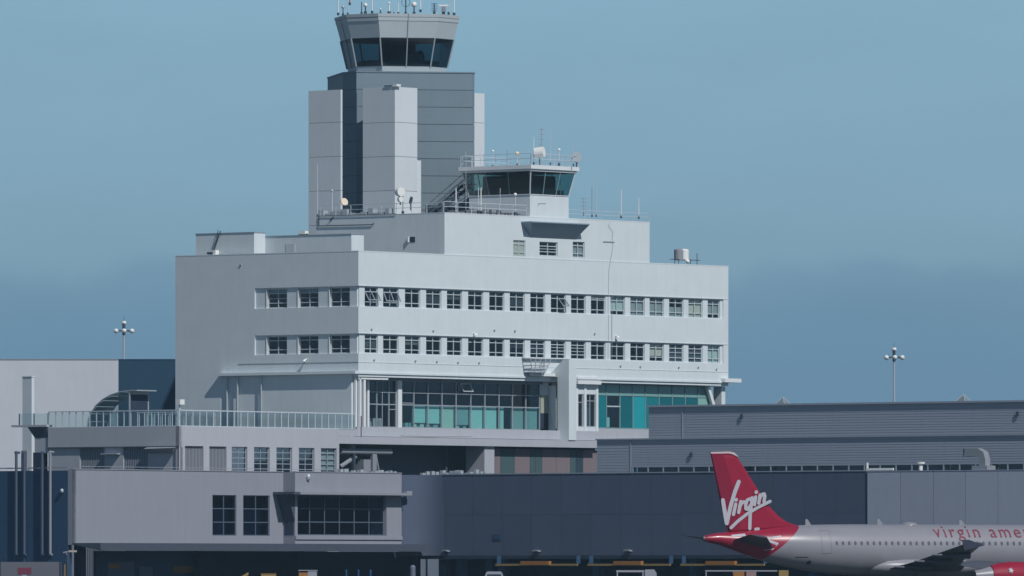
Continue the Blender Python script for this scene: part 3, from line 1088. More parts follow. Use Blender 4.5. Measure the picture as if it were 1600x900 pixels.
# people-like reflections inside are left to the glass; two chair backs and a monitor stand by the windows
tower.part('monitor', MB().box(-.2, .9, -3.6, -3.4, zt_at(98), zt_at(88)), DKMET)
tower.part('chair_back', MB().dome((1.6, -3.0, zt_at(96)), .5, (0, 0, 1), .9, full=True), mat('chair_blue', (.02, .05, .09), .7), smooth=True)

# white fins: built in the site frame around the shaft
def fin(pxl, pxc, pxr, pyt, pyb, Yc, label):
    """n2 face from pxl to pxc, n1 face from pxc to pxr, nearest corner at depth Yc"""
    X = (pxc - 800) / F * Yc
    rel = Vector((X, Yc, 0)) - C0
    u, v = rel.dot(D1), rel.dot(D2)
    v1 = on_u(pxl, u) if pxl < pxc else v + 3.4
    u1 = on_v(pxr, v)
    th = Thing('tower_wing', label, 'tower wing', (u, v, 0), 'white panelled wings round the tower shaft')
    ztp = zat(pyt, u, v)
    zbt = zat(pyb, u, v)
    stp = 53.4 * Yc / F
    zt2 = ztp
    seam = zat(191, u, v)
    lv = [ztp, seam, seam - stp, seam - 2 * stp, seam - 3 * stp, zbt - 4]
    th.part('core', MB().box(u + .06, u1 - .06, v + .06, v1 - .06, zbt - 6, ztp - .05), mat('joint_shadow', (.08, .11, .15), .9))
    for a, b in zip(lv[:-1], lv[1:]):
        if a > b:
            th.part('panel', MB().box(u, u1, v, v1, b + .035, a), FIN)
    return th, u, v, u1, v1


fin(482, 532.3, 535, 140, 375, YT - 11.0, 'thin white wing standing left of the slate tower shaft')
cfin, u, v, u1, v1 = fin(567, 617, 652, 135.5, 345, YT - 13.5, 'broad white wing in front of the tower shaft, tallest of the three')
cfin.part('panel', MB().box(u1 + .003, u1 + .55, v + .003, v1, 20, zat(250.5, u1, v)), FIN)
cfin.part('floodlight', MB().box(u - .1, u + .5, v - .3, v + .1, zat(135, u, v), zat(131.5, u, v)), WHT)
cfin.part('floodlight_arm', MB().box(u - .1, u - .04, v + .3, v + 1.2, zat(135, u, v), zat(133, u, v)), DKMET)
fin(730, 730, 757, 144.5, 345, YT - 1.5, 'white wing standing right of the slate tower shaft')

# ================================================================== TERRACE BUILDING
TV = Face('n1', -2.0)
ut = TV.s(280)
TU = Face('n2', ut)
vt = on_u(75, ut)
ztt = TV.z(300, 666)
ter = Thing('terrace_building', 'low grey white building with railed roof terrace left of the office block', 'building', (ut, -2, 0))
wp = [(289, 318), (327, 354), (362, 386.5), (397, 421.5), (432, 456.5), (467, 491.5), (501.5, 526)]
ztw = TV.z(400, 698.5)
zbw = TV.z(400, 740)
hz = [(TV.s(a), TV.s(b), zbw, ztw) for a, b in wp]
ter.on(TV, 'front_wall', wall_mb(ut, TV.s(530), 0, ztt, hz, 0, .4), LOWW)
for i, (a, b, c, d) in enumerate(hz):
    if i < 2:
        n = 10
        me = unit_mesh('louvre', MB().box(.03, .13, 0, .1, 0, d - c), LOUV)
        for k in range(int((b - a) / .19)):
            ter.at(TV, 'louvre', me, (a + k * .19, .2, c))
        ter.on(TV, 'louvre_back', MB().box(a, b, .32, .38, c, d), LOUV)
    else:
        window(ter, TV, a, b, c, d, .2, rows=(.18, .2, .2, .22, .2), bar=.07, g=GLD if i < 6 else GL, fm=mat('grey_window_frame', (.26, .30, .35), .5),
               blind=(None if i < 6 else BLINDG))
lou = [(123, 161.5, 699), (191, 229.5, 699)]
hz = [(TU.s(a), TU.s(b), 0.5, TU.z(a, y)) for a, b, y in lou]
zst = TU.z(200, 699)
ter.on(TU, 'side_wall', wall_mb(-vt, 2.0, 0, zst, hz, .14, .5), LOWW)
ter.on(TU, 'side_wall', MB().box(-vt, 2.0, 0, .5, zst, ztt - .001), LOWW)
ter.on(TU, 'side_wall', MB().box(TU.s(277), 2.0 - .002, 0, .13, 0, zst), LOWW)
for a, b, c, d in hz:
    me = unit_mesh('louvre', MB().box(.03, .13, 0, .1, 0, d - c), mat('dark_louvre', (.25, .28, .33), .6))
    for k in range(int((b - a) / .2)):
        ter.at(TU, 'louvre', me, (a + k * .2, .25, c))
    ter.on(TU, 'louvre_back', MB().box(a, b, .36, .42, c, d), mat('dark_louvre', (.25, .28, .33), .6))
ter.on(TU, 'ledge', MB().box(-vt, 1.95, -.06, 0, zst, zst + .08), GREYF)  # dark strip painted for the shadow bar at the recess
ter.on(TU, 'awning', MB().loft([[(TU.s(230), -.5, zst - .15), (TU.s(277), -.5, zst - .1), (TU.s(277), 0, zst), (TU.s(230), 0, zst)],
                                [(TU.s(232), -.1, zst - .5), (TU.s(272), -.1, zst - .5), (TU.s(272), .1, zst - .4), (TU.s(232), .1, zst - .4)]]), FRONTW)
ter.on(TU, 'vent_hood', MB().box(TU.s(161), TU.s(187), -.35, .12, TU.z(170, 710), TU.z(170, 708.5)), LOWW)
ter.part('roof_deck', MB().box(ut + .4, TV.s(545), -1.6, vt, ztt - .5, ztt - .15), ROOF)
ter.part('back_wall', MB().box(ut + .4, 0, vt, vt + .3, 0, ztt - .2), LOWW)
# railing in single posts, rails and glass
rh = TV.z(400, 643.5) - ztt


def glass_rail(th, fc, s0, s1, z, h, step, gm):
    n = int(round((s1 - s0) / step))
    st_ = (s1 - s0) / n
    pm = unit_mesh('baluster', MB().box(-.04, .04, -.04, .04, 0, h - .03), RAIL)
    gmsh = unit_mesh('glass_pane', MB().box(.05, st_ - .05, -.01, .01, .06, h - .08), gm)
    for k in range(n + 1):
        th.at(fc, 'baluster', pm, (s0 + k * st_, .12, z))
        if k < n:
            th.at(fc, 'glass_pane', gmsh, (s0 + k * st_, .12, z))
    th.on(fc, 'top_rail', MB().box(s0, s1, .06, .18, z + h - .03, z + h + .06), RAIL)
    th.on(fc, 'bottom_rail', MB().box(s0, s1, .07, .17, z, z + .05), RAIL)


glass_rail(ter, TV, ut + .1, TV.s(556), ztt, rh, .92, GLR)
glass_rail(ter, TU, -vt, 1.9, ztt, rh, .82, GLR)
glass_rail(ter, Face('n2', ut + 7), -vt, -vt + 9, ztt, rh, .9, GLR)
glass_rail(ter, Face('n2', ut + 12), -vt - 1, -vt + 9, ztt, rh * .95, .9, GLR)
# parapet step under the deck
s53 = TV.s(530)
ter.on(TV, 'parapet_step', MB().box(s53 + .003, TV.s(562), .1, .6, zd1 + .05, ztt), LOWW)
ter.on(TV, 'downpipe', MB().tube((TV.s(564), -.02, zd1), (TV.s(564), -.02, ztt + 1.2), .05, n=6), GREYF)
# corner lamp on the rail
cl_ = Thing('terrace_lamp', 'small white floodlight on a short post at the terrace railing corner', 'lamp', (ut + .3, -1.8, ztt))
cl_.part('post', MB().tube((ut + .3, -1.8, ztt), (ut + .3, -1.8, ztt + rh + .5), .07), RAIL)
cl_.part('lamp_head', MB().box(ut + .0, ut + .6, -2.1, -1.6, ztt + rh + .5, ztt + rh + .95), WHT)
# bracketed balcony at the far left end of the terrace
bal = Thing('corner_balcony', 'small cantilevered balcony with glass rail at the far left of the terrace', 'balcony', (ut, vt, 10))
BV = vt
zb_s = TU.z(60, 667)
bal.on(TU, 'floor_slab', MB().box(TU.s(20), TU.s(75), -.2, .6, zb_s, zb_s + .18), LOWW)
bal.on(TU, 'bracket', MB().loft([[(TU.s(44), -.1, zb_s), (TU.s(74), -.1, zb_s), (TU.s(74), .5, zb_s), (TU.s(44), .5, zb_s)],
                                 [(TU.s(53), .1, TU.z(60, 684)), (TU.s(74), .1, TU.z(60, 684)), (TU.s(74), .5, TU.z(60, 684)), (TU.s(53), .5, TU.z(60, 684))]]), GREYF)  # underside shade of the balcony painted as dark grey
bal.on(TU, 'column', MB().box(TU.s(53), TU.s(73.5), .12, .8, TU.z(60, 707), TU.z(60, 684)), LOWW)
bal.on(TU, 'column_foot', MB().box(TU.s(50), TU.s(65), .14, .8, 0, TU.z(60, 707)), DARK)
bal.on(TU, 'glass_rail', MB().box(TU.s(29), TU.s(74.5), .1, .12, zb_s + .2, TU.z(60, 646)), GLR)
for px in (29, 52, 74):
    bal.on(TU, 'post', MB().box(TU.s(px) - .04, TU.s(px) + .04, .06, .14, zb_s + .18, TU.z(60, 646)), GREYF)
# equipment under the deck
eq = Thing('roof_duct_unit', 'tangle of light grey ducts on a stand under the deck edge', 'ventilation unit', (s53 + 1, -.6, TV.z(560, 735)))
zq = TV.z(560, 735)
H_ = TV.z(560, 700) - zq
eq.on(TV, 'duct', MB().tube((TV.s(543), .9, zq + H_ * .85), (TV.s(622), .9, zq + H_ * .85), .28, n=12), LOUV, smooth=True)
eq.on(TV, 'duct', MB().tube((TV.s(546), 1.1, zq + H_ * .15), (TV.s(570), 1.1, zq + H_ * .62), .2, n=12), LOUV, smooth=True)
eq.on(TV, 'leg', MB().box(TV.s(592), TV.s(598), .7, 1.0, zq - 1, zq + H_ * .8), LOUV)
eq.on(TV, 'leg', MB().box(TV.s(562), TV.s(565), .7, 1.0, zq - 1, zq + H_ * .8), DKMET)
eq.on(TV, 'fan_housing', MB().box(TV.s(579), TV.s(590), .8, 1.8, zq - 1, zq + H_ * .5).tube((TV.s(602), .8, zq + .1), (TV.s(598), .8, zq + H_ * .7), .1, n=8), LOUV)

# ================================================================== FRONT BUILDING
VF = -10.0
FF = Face('n1', VF)
uf = FF.s(113)
FU = Face('n2', uf)
zft = FF.z(113, 733.5)
fb = Thing('front_building', 'wide plain grey building in front with a big gridded window under a brow', 'building', (uf, VF, 0))
zfl = FF.z(300, 852)
s443 = FF.s(443)
wz = (FF.z(350, 837), FF.z(350, 773.5))
hz = [(FF.s(332), FF.s(369.5), *wz), (FF.s(380), FF.s(421.5), *wz)]
fb.on(FF, 'front_wall', wall_mb(uf, s443 + 1, zfl, zft, hz, 0, .5), FRONTW)
GLF = glass('navy_window_glass', (.55, .62, .72), .8)
for i, (a, b, c, d) in enumerate(hz):
    window(fb, FF, a, b, c, d, .12, cols=2, rows=(1, 1, 1), g=GLF, fm=DKFRAME, bar=.09)
F2 = Face('n1', VF - 1.35)
s461, s627 = F2.s(461), F2.s(627.5)
bw = (F2.s(465), F2.s(604), F2.z(500, 836.5), F2.z(500, 774))
fb.on(F2, 'bay_wall', wall_mb(s461, s627, zfl, zft, [bw], 0, 1.8), FRONTW)
window(fb, F2, *bw, .35, cols=6, rows=(1, 1, 1), g=GLF, fm=DKFRAME, bar=.1)
fb.on(F2, 'sill', MB().box(s461, s627 - .01, -.12, 0, F2.z(500, 843), F2.z(500, 837.5)), FRONTW)
zbr = F2.z(450, 772.5)
fb.on(F2, 'brow', MB().box(F2.s(455), F2.s(628.5), -1.05, 0, zbr, zbr + .22), FRONTW)
fb.on(F2, 'brow', MB().loft([[(F2.s(455) - .9, -1.05, zbr), (F2.s(455) - .01, -1.05, zbr), (F2.s(455) - .01, 1.3, zbr), (F2.s(455) - .9, 1.3, zbr)],
                             [(F2.s(455) - .9, -1.05, zbr + .22), (F2.s(455) - .01, -1.05, zbr + .22), (F2.s(455) - .01, 1.3, zbr + .22), (F2.s(455) - .9, 1.3, zbr + .22)]]), GREYF)
zq_ = F2.z(450, 814)
fb.on(F2, 'brow_bracket', MB().loft([[(s461 - .95, -.0, zbr), (s461 - .004, -.0, zbr), (s461 - .004, 1.3, zbr), (s461 - .95, 1.3, zbr)],
                                     [(s461 - .05, 0, zq_), (s461 - .004, 0, zq_), (s461 - .004, 1.3, zq_), (s461 - .05, 1.3, zq_)]]), GREYF)  # shading of the down-tilted bracket put into the dark grey
fb.on(Face('n2', s461 - .004), 'side_window', MB().box(10.15, 11.2, -.03, 0, F2.z(450, 836), zq_), GLF)
fb.on(F2, 'brow_cap', MB().box(F2.s(627.8), F2.s(636), -.6, -.2, zbr + .02, zbr + .4), FRONTW)
fb.on(F2, 'wall_lamp', MB().dome((F2.s(480.5), -.1, F2.z(480, 745.5)), .22, (0, 0, 1), .32, full=True), METAL, smooth=True)
vfe = on_u(-40, uf)
fb.on(FU, 'side_wall', MB().box(-vfe, -VF - .51, 0, .5, 0, FU.z(60, 735.5)), NAVY)  # side wall in a much darker navy than the front wall
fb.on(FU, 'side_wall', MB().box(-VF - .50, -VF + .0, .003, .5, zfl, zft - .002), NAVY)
fb.on(FU, 'roof_rail', MB().box(-vfe, -VF - .6, .1, .16, zft + .1, zft + .2), FRONTW)
fb.part('roof', MB().box(uf + .5, s627 - 1, VF + .5, -2.1, zft - .6, zft - .3), ROOF)
fb.part('coping', MB().box(uf, s443 - .01, VF - .06, VF + .3, zft, zft + .07).box(s443, s627, VF - 1.41, VF - 1.0, zft + .003, zft + .073), FRONTW)
fb.on(F2, 'lobby_interior', MB().box(FF.s(300), s627 - .2, 2.6, 2.9, zfl, zft - .7), DARK)
fb.on(FF, 'floor_slab', MB().box(uf + .5, s627 - .5, .5, 3.6, zfl, zfl + .3), DARK)
# canopy
zcb, zct = FF.z(300, 861), FF.z(300, 851)
sA, sB = uf, FF.s(630)
mb = MB().loft([[(sA, 0.0, zct + .1), (sA, 0.0, zct), (sA, -3.2, zcb), (sA, -3.2, zct + .1)],
                [(sB, 0.0, zct + .1), (sB, 0.0, zct), (sB, -3.2, zcb), (sB, -3.2, zct + .1)]])
fb.on(FF, 'canopy', mb, GREYF)
fb.on(FF, 'canopy_edge', MB().box(sA, sB, -3.26, -3.2, zcb, zcb + .15), GREYF)
# recessed ground storey
GS = Face('n1', VF + 1.5)
fb.on(GS, 'ground_wall', MB().box(GS.s(150), GS.s(312), 0, .3, 0, zcb - .0), NAVY)
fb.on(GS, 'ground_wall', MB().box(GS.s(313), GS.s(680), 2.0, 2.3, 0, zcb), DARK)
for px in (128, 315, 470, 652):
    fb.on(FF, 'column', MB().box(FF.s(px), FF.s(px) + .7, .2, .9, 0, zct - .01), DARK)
fb.on(GS, 'shutter', MB().box(GS.s(150), GS.s(154), -.05, 0, 0, zcb - .6), DKWALL)
sgn = mat('grey_sign_board', (.10, .13, .20), .7)
fb.on(GS, 'notice_board', MB().box(GS.s(167), GS.s(208), -.1, 0, 1.5, GS.z(185, 877.5)), sgn)
fb.on(GS, 'orange_notice', MB().box(GS.s(169), GS.s(186), -.13, -.1, GS.z(185, 888), GS.z(185, 881.5)), ORANGE)
fb.on(GS, 'notice_board', MB().box(GS.s(216), GS.s(237), -.1, 0, 1.5, GS.z(225, 885)), sgn)
fb.on(GS, 'yellow_notice', MB().box(GS.s(270), GS.s(302), -.1, 0, GS.z(285, 895), GS.z(285, 884)), mat('dull_yellow', (.20, .12, .03), .7))  # notice in a dark, dull yellow
rq = random.Random(5)
mb = MB()
for k in range(17):
    a_ = FF.s(538 + k * 5.3 + rq.random() * 2)
    mb.box(a_, a_ + .12 + rq.random() * .3, .5, .9, zft - .3, zft + .12 + rq.random() * .28)
fb.on(FF, 'roof_clutter', mb, METAL, kind='stuff')
fb.on(FF, 'roof_edge_rail', MB().box(FF.s(130), FF.s(520), .3, .34, zft + .26, zft + .3), FRONTW)
# pipes on the side wall
for px, top, m_ in ((28.5, 709, METAL), (41, 709, METAL), (69, 709, METAL), (81.5, 708.5, RAIL)):
    s = FU.s(px)
    z0, z1 = FU.z(px, 866), FU.z(px, top)
    mb = MB().tube((s, -.25, z0), (s, -.25, z1), .12, n=10)
    mb.tube((s, -.25, z1), (s - .22, -.1, z1 + .12), .12, .12, 10).tube((s - .22, -.1, z1 + .12), (s - .3, .5, z1 + .1), .12, .1, 10)
    mb.tube((s, -.25, z0), (s, .1, z0 - .1), .12, .1, 10)
    fb.on(FU, 'pipe', mb, LOUV if px > 80 else mat('dark_pipe', (.07, .095, .15), .5, .1), smooth=True)  # left pipes in dark blue-grey, the last one lighter
for px in (36, 75):
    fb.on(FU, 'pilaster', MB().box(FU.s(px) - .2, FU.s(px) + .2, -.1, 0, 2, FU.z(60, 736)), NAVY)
fb.on(FU, 'wall_lamp', MB().dome((FU.s(98.5), -.15, FU.z(98, 767)), .16, (0, 0, 1), .2, full=True), METAL, smooth=True)
fb.on(FU, 'duct', MB().box(FU.s(33), FU.s(42), -.0, .6, FU.z(40, 735.6), FU.z(40, 704)), LOUV)

# ================================================================== DARK WALL BUILDING (right foreground)
ue_ = on_v(627.5, VF)
R = 2.8
DW = Face('n2', ue_)
dw = Thing('dark_wall_building', 'long windowless navy-grey building behind the parked airliner', 'building', (ue_, VF - 1, 0))
zdt = DW.z(1000, 739)
zdb = DW.z(1000, 867.5)
# inside the corner the wall turns on a curve
mb = MB()
arc = []
Vc = VF - R
for k in range(11):
    a = pi / 2 * k / 10
    arc.append((ue_ + .003 - R + R * sin(a) + R * 0, Vc + R * cos(a)))
# arc runs from (ue-R, VF) facing the front to (ue, VF-R) facing left; place it so it starts at the bay's end
arc = [(x + R * .62, y - .9) if False else (x, y) for x, y in arc]
sh = s627 - (ue_ - R)
arc = [(x + sh, y - 1.0) for x, y in arc]
uW = arc[-1][0]
DW = Face('n2', uW)
mb.v = [(x, y, z) for x, y in arc for z in (zdb, zdt)]
mb.f = [(2 * k, 2 * k + 2, 2 * k + 3, 2 * k + 1) for k in range(10)]
o = dw.part('curved_wall', mb, DKWALL, smooth=True)
yW = arc[-1][1]
s_start = -yW
s_end = DW.s(1354.5)
npan = 14
pw_ = (s_end - s_start) / npan
hh = (zdt - zdb) / 2
pm = unit_mesh('wall_panel', MB().box(.012, pw_ - .012, 0, .1, .012, hh - .012), DKWALL)
for k in range(npan):
    for j in range(2):
        dw.at(DW, 'wall_panel', pm, (s_start + k * pw_, 0, zdb + j * hh))
dw.on(DW, 'wall_core', MB().box(s_start + .01, s_end, .06, .4, zdb, zdt - .02), DKWALL)
dw.on(DW, 'coping', MB().box(s_start, s_end, -.05, .4, zdt, zdt + .09), SIDING)
# pale panelled end
LW = Face('n2', uW - .10)
zl1 = LW.z(1450, 736)
zl0 = LW.z(1450, 867)
edges = [1355, 1407, 1458.5, 1508.5, 1559, 1610, 1661, 1712, 1763]
for a, b in zip(edges[:-1], edges[1:]):
    dw.on(LW, 'pale_wall_panel', MB().box(LW.s(a) + .025, LW.s(b) - .025, 0, .2, zl0, zl1), LTPANEL)
dw.on(LW, 'wall_core', MB().box(LW.s(1355.5), LW.s(1763), .12, .5, zl0, zl1 - .03), NAVY)
dw.on(LW, 'coping', MB().box(LW.s(1355), LW.s(1763), -.03, .4, zl1 + .001, zl1 + .06), LTPANEL)
rq = random.Random(9)
mb = MB()
for k in range(14):
    a_ = DW.s(648 + k * 7.6 + rq.random() * 3)
    mb.box(a_, a_ + .15 + rq.random() * .45, .6, 1.0, zdt - .2, zdt + .15 + rq.random() * .35)
dw.on(DW, 'roof_clutter', mb, METAL, kind='stuff')
dw.part('roof', MB().box(uW + .4, uW + 16, -LW.s(1763), VF - 1, zdt - .9, zdt - .6), ROOF)
dw.part('floor_slab', MB().box(uW + .003, uW + 16, -LW.s(1763), VF - 1, zdb - .3, zdb - .003), DARK)
dw.part('ground_wall', MB().box(uW + 4, uW + 4.3, -LW.s(1763), VF - 1, 0, zdb - .31), DARK)
for px in (672, 700, 745, 765, 912, 1063, 1250, 1400):
    dw.on(DW, 'column', MB().box(DW.s(px), DW.s(px) + .8, 1.2, 1.8, 0, zdb - .31), NAVY)
lm = unit_mesh('wall_light', MB().box(-.35, .35, -.35, 0, -.05, .05).box(-.2, .3, -.42, -.3, .02, .10), METAL)
for px, py in ((698, 861), (840, 861), (983, 860.5)):
    dw.at(DW, 'wall_light', lm, (DW.s(px), 0, DW.z(px, py)))
dw.on(DW, 'vent', MB().box(DW.s(771.5), DW.s(783), -.06, 0, DW.z(777, 843.5), DW.z(777, 835)), NAVY)
# yellow overhead bars
for i, (a, b, c, d) in enumerate(((780, 908, 822, 866), (924, 1053, 967, 1010), (1069, 1200, 1111, 1156))):
    yb = Thing('clearance_bar', ('yellow overhead bar with orange box, leftmost of the three below the dark wall', 'yellow overhead bar with orange box, middle of the three below the dark wall', 'yellow overhead bar with orange box under the airliner tail')[i], 'clearance bar', (uW, -DW.s(a), 0), 'yellow bars over the loading bays')
    z = DW.z(a, 882.5)
    yb.on(DW, 'bar', MB().box(DW.s(a), DW.s(b), -.55, -.42, z - .09, z + .09), YELLOW)
    yb.on(DW, 'light_box', MB().box(DW.s(c), DW.s(d), -.8, -.4, z - .02, z + .32), ORANGE)
    for q in (a + 2, b - 2):
        yb.on(DW, 'hanger', MB().box(DW.s(q) - .05, DW.s(q) + .05, -.5, .02, z + .1, z + .8), NAVY)
# roof things on the pale end
r1 = Thing('roof_bracket', 'white L-shaped rail on the roof edge at the start of the pale panels', 'rail', (uW, -LW.s(1352), zl1))
r1.on(LW, 'post', MB().box(LW.s(1351), LW.s(1353), .2, .35, zl1 - .1, LW.z(1352, 723)), WHT)
r1.on(LW, 'bar', MB().box(LW.s(1353), LW.s(1393), .2, .35, LW.z(1352, 735), LW.z(1352, 731.5)), WHT)
r2 = Thing('roof_vent', 'stubby white vent pipe with a flat cap on the pale panelled roof edge', 'vent', (uW, -LW.s(1432), zl1))
r2.on(LW, 'pipe', MB().tube((LW.s(1431), .7, zl1 - .6), (LW.s(1431), .7, LW.z(1430, 724)), .17, n=10), WHT)
r2.on(LW, 'cap', MB().tube((LW.s(1431), .7, LW.z(1430, 724.5)), (LW.s(1431), .7, LW.z(1430, 722)), .36, n=12), WHT)
r3 = Thing('goose_neck_duct', 'large light grey goose-neck air duct bending left on the roof', 'duct', (uW + 1, -LW.s(1525), zl1))
cx_, cz_ = LW.s(1520), LW.z(1520, 712)
loops = []
hw_ = .32
zq1 = LW.z(1520, 702.5)
path = [((LW.s(1528), zl1 - .5), (1, 0)), ((LW.s(1528), LW.z(1528, 718)), (1, 0)), ((LW.s(1526), LW.z(1526, 710)), (.75, .6)), ((LW.s(1520), LW.z(1520, 706.5)), (.2, 1)), ((LW.s(1507), LW.z(1507, 706.5)), (.1, 1)), ((LW.s(1500), LW.z(1500, 707.5)), (.12, 1))]
for (x, z), (nx, nz) in path:
    l = sqrt(nx * nx + nz * nz)
    nx, nz = nx / l * .33, nz / l * .33
    loops.append([(x - nx, .6, z - nz), (x - nx, 1.3, z - nz), (x + nx, 1.3, z + nz), (x + nx, .6, z + nz)])
r3.on(LW, 'duct', MB().loft(loops), LOUV, smooth=True)
(x, z), (nx, nz) = path[-1]
r3.on(LW, 'mouth', MB().box(x - .12, x - .01, .62, 1.28, z - .32, z + .32), DARK)
r3.on(LW, 'base', MB().box(LW.s(1514), LW.s(1538), .4, 1.6, zl1 - .6, LW.z(1520, 727.5)), LOUV)

# ================================================================== SIDING BUILDING
S1 = Face('n2', uW + 6)
S2 = Face('n2', uW + 10)
sd = Thing('siding_building', 'long two-tier hall clad in grey horizontal siding, clerestory strip below', 'building', (uW + 6, -S1.s(932), 0))


def siding(fc, s0, s1, z0, z1, n, name='siding'):
    mb = MB()
    h = (z1 - z0) / n
    for k in range(n):
        a = z0 + k * h
        mb.loft([[(s0, 0, a), (s0, .055, a + h - .002), (s0, .12, a + h - .002), (s0, .12, a)],
                 [(s1, 0, a), (s1, .055, a + h - .002), (s1, .12, a + h - .002), (s1, .12, a)]])
    me = unit_mesh(name, mb, SIDING)
    return me


def boards(fc, s0, s1, z0, z1, n):
    h = (z1 - z0) / n
    me = unit_mesh('siding_board', MB().loft([[(s0, .055, .01), (s0, .07, h), (s0, .12, h), (s0, .12, .01)], [(s1, .055, .01), (s1, .07, h), (s1, .12, h), (s1, .12, .01)]]), SIDING)
    for k in range(n):
        sd.at(fc, 'siding_board', me, (0, 0, z0 + k * h))


zu1, zu0 = S2.z(1300, 632.3), S2.z(1300, 681)
zl1_, zl0_ = S1.z(1000, 687), S1.z(1000, 732)
for (fc, a, b, z0, z1, n) in ((S2, 1013, 1065, zu0, zu1, 12), (S2, 1066.5, 1900, zu0, zu1, 12), (S1, 932, 984, 3, zl1_, 44), (S1, 985.5, 1900, zl0_ + .10, zl1_ - .0, 11)):
    boards(fc, fc.s(a), fc.s(b), z0, z1, n)
sd.on(S2, 'base_flashing', MB().box(S2.s(1013.5), S2.s(1900), .03, .12, zl1_ - .5, zu0), SIDING)
sd.on(S2, 'coping', MB().box(S2.s(1012), S2.s(1900), -.12, .6, zu1, zu1 + .16), SIDING)
sd.on(S1, 'coping', MB().box(S1.s(931), S1.s(1900), -.08, .6, zl1_, zl1_ + .12), SIDING)
sd.on(S2, 'wall_core', MB().box(S2.s(1013.5), S2.s(1900), .1, .6, 3, zu1 - .01), SIDING)
sd.on(S1, 'wall_core', MB().box(S1.s(932.5), S1.s(988), .1, .6, 3, zl1_ - .01), SIDING)
sd.on(S1, 'wall_core', MB().box(S1.s(988), S1.s(1900), .1, .6, zl0_ + .09, zl1_ - .01), SIDING)
sd.on(S1, 'wall_core', MB().box(S1.s(988), S1.s(1900), .1, .6, 3, zl0_ - .4), SIDING)
sd.part('roof', MB().box(uW + 10.6, uW + 40, -S2.s(1900), -S2.s(1014), zu1 - .5, zu1 - .2), ROOF)
sd.part('lower_roof', MB().box(uW + 6.6, uW + 10, -S1.s(1900), -S1.s(934), zl1_ - .4, zl1_ - .1), ROOF)
s_ = S1.s(988)
pitch = S1.s(1250) - S1.s(1225.7)
pmsh = pane_mesh(pitch - .08, .56, GLD)
mm_ = unit_mesh('mullion', MB().box(-.05, .05, -.04, .1, 0, .57), SIDING)
for k in range(36):
    sd.at(S1, 'clerestory_pane', pmsh, (s_ + k * pitch + .04, .1, zl0_ - .45))
    sd.at(S1, 'mullion', mm_, (s_ + k * pitch, .08, zl0_ - .46))
sd.on(S1, 'clerestory_back', MB().box(s_, S1.s(1880), .8, .9, zl0_ - .6, zl0_ + .7), DARK)
sd.on(S1, 'mullion', MB().box(S1.s(984), S1.s(985.5), .02, .1, 3, zl1_), SIDING)
sd.on(S2, 'mullion', MB().box(S2.s(1065), S2.s(1066.5), .02, .1, zu0, zu1), SIDING)
for fc, px, py in ((S1, 1080, 711), (S2, 1159, 651), (S2, 1590, 647)):
    sd.on(fc, 'wall_light', MB().box(fc.s(px) - .12, fc.s(px) + .12, -.09, 0, fc.z(px, py) - .22, fc.z(px, py) + .22), DKMET)
# pyramid skylights
for i, px in enumerate((1223.5, 1505.5)):
    u = uW + 13
    v = on_u(px, u)
    z = zu1 - .1
    h = zat(620.5 if i == 0 else 616.5, u, v) - z
    sk = Thing('pyramid_skylight', ('small pyramid skylight on the siding hall roof, near the tail fin', 'small pyramid skylight on the siding hall roof, far right')[i], 'skylight', (u, v, z), 'pyramid skylights on the hall roof')
    r = .55
    zz = z + h * .25
    base = [(u - r, v - r), (u + r, v - r), (u + r, v + r), (u - r, v + r)]
    sk.part('kerb', MB().box(u - r - .1, u + r + .1, v - r - .1, v + r + .1, z - .2, zz), LOUV)
    for k in range(4):
        a, b = base[k], base[(k + 1) % 4]
        sk.part('glass_pane', MB().face([(*a, zz), (*b, zz), (u, v, z + h)]), mat('skylight_glass', (.16, .21, .24), .5))
        sk.part('frame_bar', MB().tube((*a, zz), (u, v, z + h), .035, n=5), METAL)

# ================================================================== FAR LEFT BUILDINGS
YL = 905.0
fl = Thing('far_left_building', 'long pale flat-roofed building at the far left behind the terrace', 'building', ((-40 - 800) / F * YL, YL, 0), world=True)
X0 = (-40 - 800) / F * YL
lx = lambda px: (px - 800) / F * YL - X0
lz = lambda py: ZC + (900 - py) * YL / F
fl.part('wall', MB().box(lx(-40), lx(185), 0, 12, 0, lz(562)), mat('pale_wall', (.51, .55, .60), .8, var=.05, streak=.05))
fl.part('coping', MB().box(lx(-40), lx(185), -.06, 12, lz(562), lz(560.5)), mat('coping_metal', (.28, .33, .38), .5))
fl2 = Thing('navy_building', 'dark navy flat-roofed building between the pale far wall and the office block', 'building', (lx(185) + X0, YL, 0), world=True)
fl2.part('wall', MB().box(.003, lx(330) - lx(185), 0, 12, 0, lz(562)), mat('far_navy_wall', (.010, .048, .095), .7, var=.08, streak=.04))
fl2.part('coping', MB().box(.003, lx(330) - lx(185), -.05, 12, lz(562), lz(561)), NAVY)
ch = Thing('white_chimney', 'slim white square chimney standing against the pale far left wall', 'chimney', (uf, 30, 0))
u_, = (-22.0,)
v_ = on_u(49.5, u_)
ch.off = ch.off
ch2u = on_v(53.5, v_)
ch.part('shaft', MB().box(u_, ch2u, v_, on_u(35, u_), 0, zat(589, u_, v_)), WHITE)
ch.part('cap', MB().box(u_ - .05, ch2u + .05, v_ - .05, on_u(35, u_) + .05, zat(589, u_, v_), zat(587.5, u_, v_)), TRIM)
